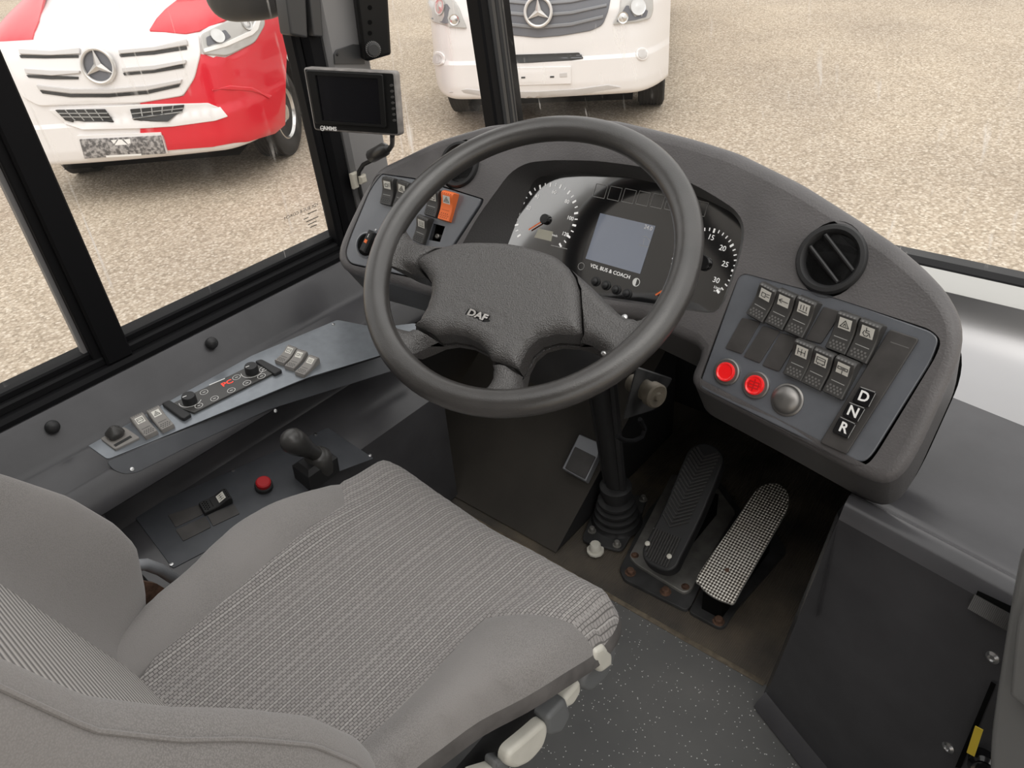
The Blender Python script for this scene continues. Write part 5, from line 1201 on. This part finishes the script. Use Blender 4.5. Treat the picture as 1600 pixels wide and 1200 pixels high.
vslab(S1, v1, 'red_bumper_panel', [(311, 84), (353, 90), (399, 66), (413, 15), (436, 0), (447, 20), (449, 70), (447, 130), (446, 195), (430, 209), (390, 221), (330, 230), (262, 235), (255, 211), (219, 210), (219, 160), (287, 150), (304, 122)], 'red_paint', .012, -.01, .004, .002, .03)
mb = MB(); mb.slab(S1, rnd([(-.980, .40), (-.82, .385), (-.80, .62), (-.84, .90), (-.980, .95)], .02, 3), -.01, .012, M['red_paint'], bev=.002, res=.03); mb.build('red_side_panel', v1)
g = vslab(S1, v1, 'grille', [(-10, 64), (120, 57), (230, 53), (292, 53), (311, 50), (314, 84), (304, 122), (286, 150), (220, 161), (60, 166), (34, 152), (8, 90)], 'white_paint', .022, -.01, .03, .008, .03)
for p in ([(30, 86), (70, 87), (122, 86), (122, 90), (70, 91), (32, 90)], [(186, 85), (240, 80), (291, 72), (292, 77), (240, 85), (188, 89)], [(41, 117), (80, 120), (122, 120), (122, 124), (80, 124), (44, 121)], [(192, 114), (240, 110), (289, 101), (288, 106), (240, 114), (194, 118)], [(62, 141), (110, 147), (170, 147), (230, 142), (282, 131), (279, 136), (230, 147), (170, 152), (110, 152), (66, 146)]):
    vslab(S1, g, 'grille_gap', p, 'van_dark', .029, .0, .002, 0, .03)
for p in ([(28, 76), (80, 79), (124, 78), (124, 84), (80, 86), (30, 84)], [(184, 78), (240, 73), (292, 64), (293, 70), (240, 79), (186, 84)], [(37, 107), (80, 110), (124, 110), (124, 117), (80, 118), (40, 115)], [(190, 106), (240, 102), (290, 93), (290, 99), (240, 109), (192, 113)], [(56, 133), (110, 139), (170, 139), (230, 134), (284, 124), (282, 130), (230, 141), (170, 146), (110, 146), (60, 140)]):
    vslab(S1, g, 'grille_slat', p, 'van_trim', .040, .01, .004, .004, .03)
star(S1, v1, (153, 103), 28, .05)
def headlamp(S, root, px, drls, bulbs, dark=None):
    h = vslab(S, root, 'headlight', px, 'lamp_glass', .020, -.02, .02, .008, .05)
    for b, r in bulbs:
        q = S.px(*b, .022); mb = MB(); n = VFR; mb.lathe(S.pt(*q, .022), S.nrm(*q), [(r, 0), (r, .006), (r * .8, .003), (r * .3, .010), (0, .011)], M['lamp_silver'], 20); mb.build('lamp_reflector', h)
    if dark: vslab(S, h, 'lamp_bezel', dark, 'van_grey', .0235, .0, .01, 0, .06)
    if drls: vslab(S, h, 'daytime_light', drls, 'white_mark', .030, .01, .006, .003, .05)
headlamp(S1, v1, [(313, 53), (353, 33), (413, 18), (416, 38), (400, 66), (356, 87), (317, 84)], [(318, 76), (352, 66), (392, 48), (404, 24), (411, 22), (404, 46), (396, 54), (356, 72), (320, 82)], [((340, 56), .05), ((385, 36), .05)], [(322, 58), (352, 46), (362, 58), (352, 64), (324, 72)])
vslab(S1, v1, 'bumper_blade', [(170, 166), (225, 163), (287, 162), (325, 161), (345, 169), (357, 182), (336, 189), (270, 198), (219, 201), (130, 203), (100, 198), (76, 172)], 'white_paint', .022, -.01, .008, .004)
for p in ([(86, 172), (163, 171), (176, 189), (112, 195), (102, 188)], [(203, 171), (287, 164), (283, 180), (262, 190), (208, 192)]):
    bg = vslab(S1, v1, 'bumper_grille', p, 'van_dark', .036, 0, .004, 0, .03); a = p
    for k in range(1, 3):
        l0, l1 = V(p[0]).lerp(V(p[-1]), k / 3), V(p[1]).lerp(V(p[2]), k / 3); vslab(S1, bg, 'grille_bar', [l0 + V((0, -.7)), l1 + V((0, -.7)), l1 + V((0, .7)), l0 + V((0, .7))], 'dim_mark', .041, .01, .001, 0, None)
    for k in range(1, 5):
        l0, l1 = V(p[0]).lerp(V(p[1]), k / 5), V(p[-1]).lerp(V(p[2]), k / 5); vslab(S1, bg, 'grille_bar', [l0 + V((-.7, 0)), l0 + V((.7, 0)), l1 + V((.7, 0)), l1 + V((-.7, 0))], 'dim_mark', .041, .01, .001, 0, None)
vslab(S1, v1, 'plate_holder', [(120, 212), (251, 207), (262, 240), (150, 246), (128, 246)], 'white_paint', .024, -.01, .004, .002)
np = vslab(S1, v1, 'number_plate', [(124, 218), (251, 212), (259, 240), (132, 248)], 'plate', .034, .0, .002, .001)
for p in ([(173, 219), (183, 218), (178, 225)], [(185, 218), (190, 218), (199, 226), (179, 227)], [(193, 218), (203, 217), (204, 224), (200, 225)], [(165, 243), (221, 240), (221, 243), (166, 246)]):
    mb = MB(); mb.fill(S1, ccw(pxs(S1, p,   .0355)), .0355, M['white_mark']); mb.build('plate_mark', np)
vslab(S1, v1, 'bumper_crease', [(330, 140), (360, 133), (395, 136), (425, 152), (395, 143), (360, 141)], 'red_paint', .022, 0, .004, .008, .03)
# ---- white van
heading(31)
w = hz(868, 153, GZ0 + .345); S2v = Van((w.x, w.y, GZ0)); S2v.O = S2v.O + VFR * .02 + VEX * -.10
v2 = thing('van', 'all white van with dark grey grille seen beyond the windscreen pillar', 'van', tuple(S2v.O))
van_body(S2v, v2, M['white_paint'])
for sx in (-1, 1): van_wheel(S2v, v2, sx)
G2 = crop(640, 0, .2625)
vslab(S2v, v2, 'grille', G2((320, -60), (350, 20), (400, 130), (440, 175), (560, 205), (760, 226), (900, 214), (1080, 184), (1150, 150), (1185, 60), (1205, -60)), 'van_grey', .012, -.01, .03, .006)
for y0 in (-40, 30, 100):
    vslab(S2v, v2, 'grille_slat', G2((350 + y0 * .5, y0), (560, y0 + 32), (760, y0 + 50), (960, y0 + 34), (1185 - y0 * .3, y0 - 12), (1183 - y0 * .3, y0 + 8), (960, y0 + 56), (760, y0 + 74), (560, y0 + 54), (356 + y0 * .5, y0 + 20)), 'van_trim' if y0 == 999 else 'lamp_slat', .026, .0, .006, .006)
star(S2v, v2, G2((765, 82))[0], 23, .05)
headlamp(S2v, v2, G2((70, -80), (230, -60), (290, 40), (340, 172), (250, 164), (140, 130), (100, 90)), None, [(G2((180, 40))[0], .06), (G2((265, 118))[0], .04)], G2((110, 60), (220, 20), (300, 130), (210, 140), (130, 110)))
headlamp(S2v, v2, G2((1260, -60), (1450, -80), (1455, 60), (1440, 110), (1360, 132), (1205, 150), (1250, 60)), None, [(G2((1360, 40))[0], .06), (G2((1270, 105))[0], .04)], G2((1230, 130), (1290, 30), (1420, 60), (1410, 100), (1340, 120)))
bg = vslab(S2v, v2, 'bumper_grille', G2((470, 330), (645, 326), (1008, 314), (1034, 345), (965, 362), (700, 372), (500, 376)), 'van_dark', .010, 0, .006, 0)
for y in (338, 352): vslab(S2v, bg, 'grille_bar', G2((480, y), (1025, y - 12), (1025, y - 7), (480, y + 5)), 'van_grey', .014, .0, .001, .001)
vslab(S2v, v2, 'plate_holder', G2((470, 405), (960, 395), (962, 500), (480, 514)), 'white_paint', .018, -.01, .006, .004)
for c in ((676, 462), (848, 458)): vslab(S2v, v2, 'plate_screw_slot', G2((c[0] - 12, c[1] - 4), (c[0] + 12, c[1] - 5), (c[0] + 12, c[1] + 4), (c[0] - 12, c[1] + 5)), 'van_dark', .022, 0, .001, 0, None)
vslab(S2v, v2, 'tow_cover', G2((892, 436), (936, 432), (938, 458), (894, 461)), 'van_trim', .022, 0, .003, .003, None)
for c, r in (((162, 350), 44), ((1388, 322), 40)):
    vslab(S2v, v2, 'fog_lamp_surround', G2(*[(c[0] + r * math.cos(t), c[1] + r * math.sin(t)) for t in [2 * math.pi * k / 20 for k in range(20)]]), 'white_paint', .012, 0, .002, .008)
    vslab(S2v, v2, 'fog_lamp', G2(*[(c[0] + r * .7 * math.cos(t), c[1] + r * .7 * math.sin(t)) for t in [2 * math.pi * k / 20 for k in range(20)]]), 'van_trim', .014, 0, .002, .002)
vslab(S2v, v2, 'lower_lip', G2((230, 548), (340, 530), (480, 545), (760, 545), (1000, 530), (1180, 505), (1260, 520), (1000, 570), (760, 585), (480, 580)), 'van_trim', .008, 0, .01, .003)

# ================================================================== light
wd = bpy.data.worlds.new('overcast'); SC.world = wd; wd.use_nodes = True; nt = wd.node_tree; bg_ = nt.nodes['Background']
tc = nt.nodes.new('ShaderNodeTexCoord'); sp = nt.nodes.new('ShaderNodeSeparateXYZ'); nt.links.new(tc.outputs['Generated'], sp.inputs[0])
cr = nt.nodes.new('ShaderNodeValToRGB'); e = cr.color_ramp.elements; e[0].position = .0; e[0].color = (.55, .53, .50, 1); e[1].position = .9; e[1].color = (1.0, .99, .97, 1)
x = cr.color_ramp.elements.new(.12); x.color = (.80, .78, .75, 1)
nt.links.new(sp.outputs['Z'], cr.inputs[0]); nt.links.new(cr.outputs[0], bg_.inputs['Color']); bg_.inputs['Strength'].default_value = 1.4
sd = bpy.data.lights.new('sun_through_cloud', 'SUN'); so = bpy.data.objects.new('sun_through_cloud', sd); COL.objects.link(so); sd.energy = .9; sd.angle = math.radians(50); sd.color = (1, .96, .9)
so.rotation_euler = (math.radians(28), math.radians(22), 0); so.location = (2, -2, 6)
vs_ = SC.view_settings; vs_.view_transform = 'Standard'; vs_.look = 'None'; vs_.exposure = 0.0; vs_.gamma = 1.0; vs_.use_curve_mapping = False
for o in bpy.data.objects:
    if '_base' in o: del o['_base']
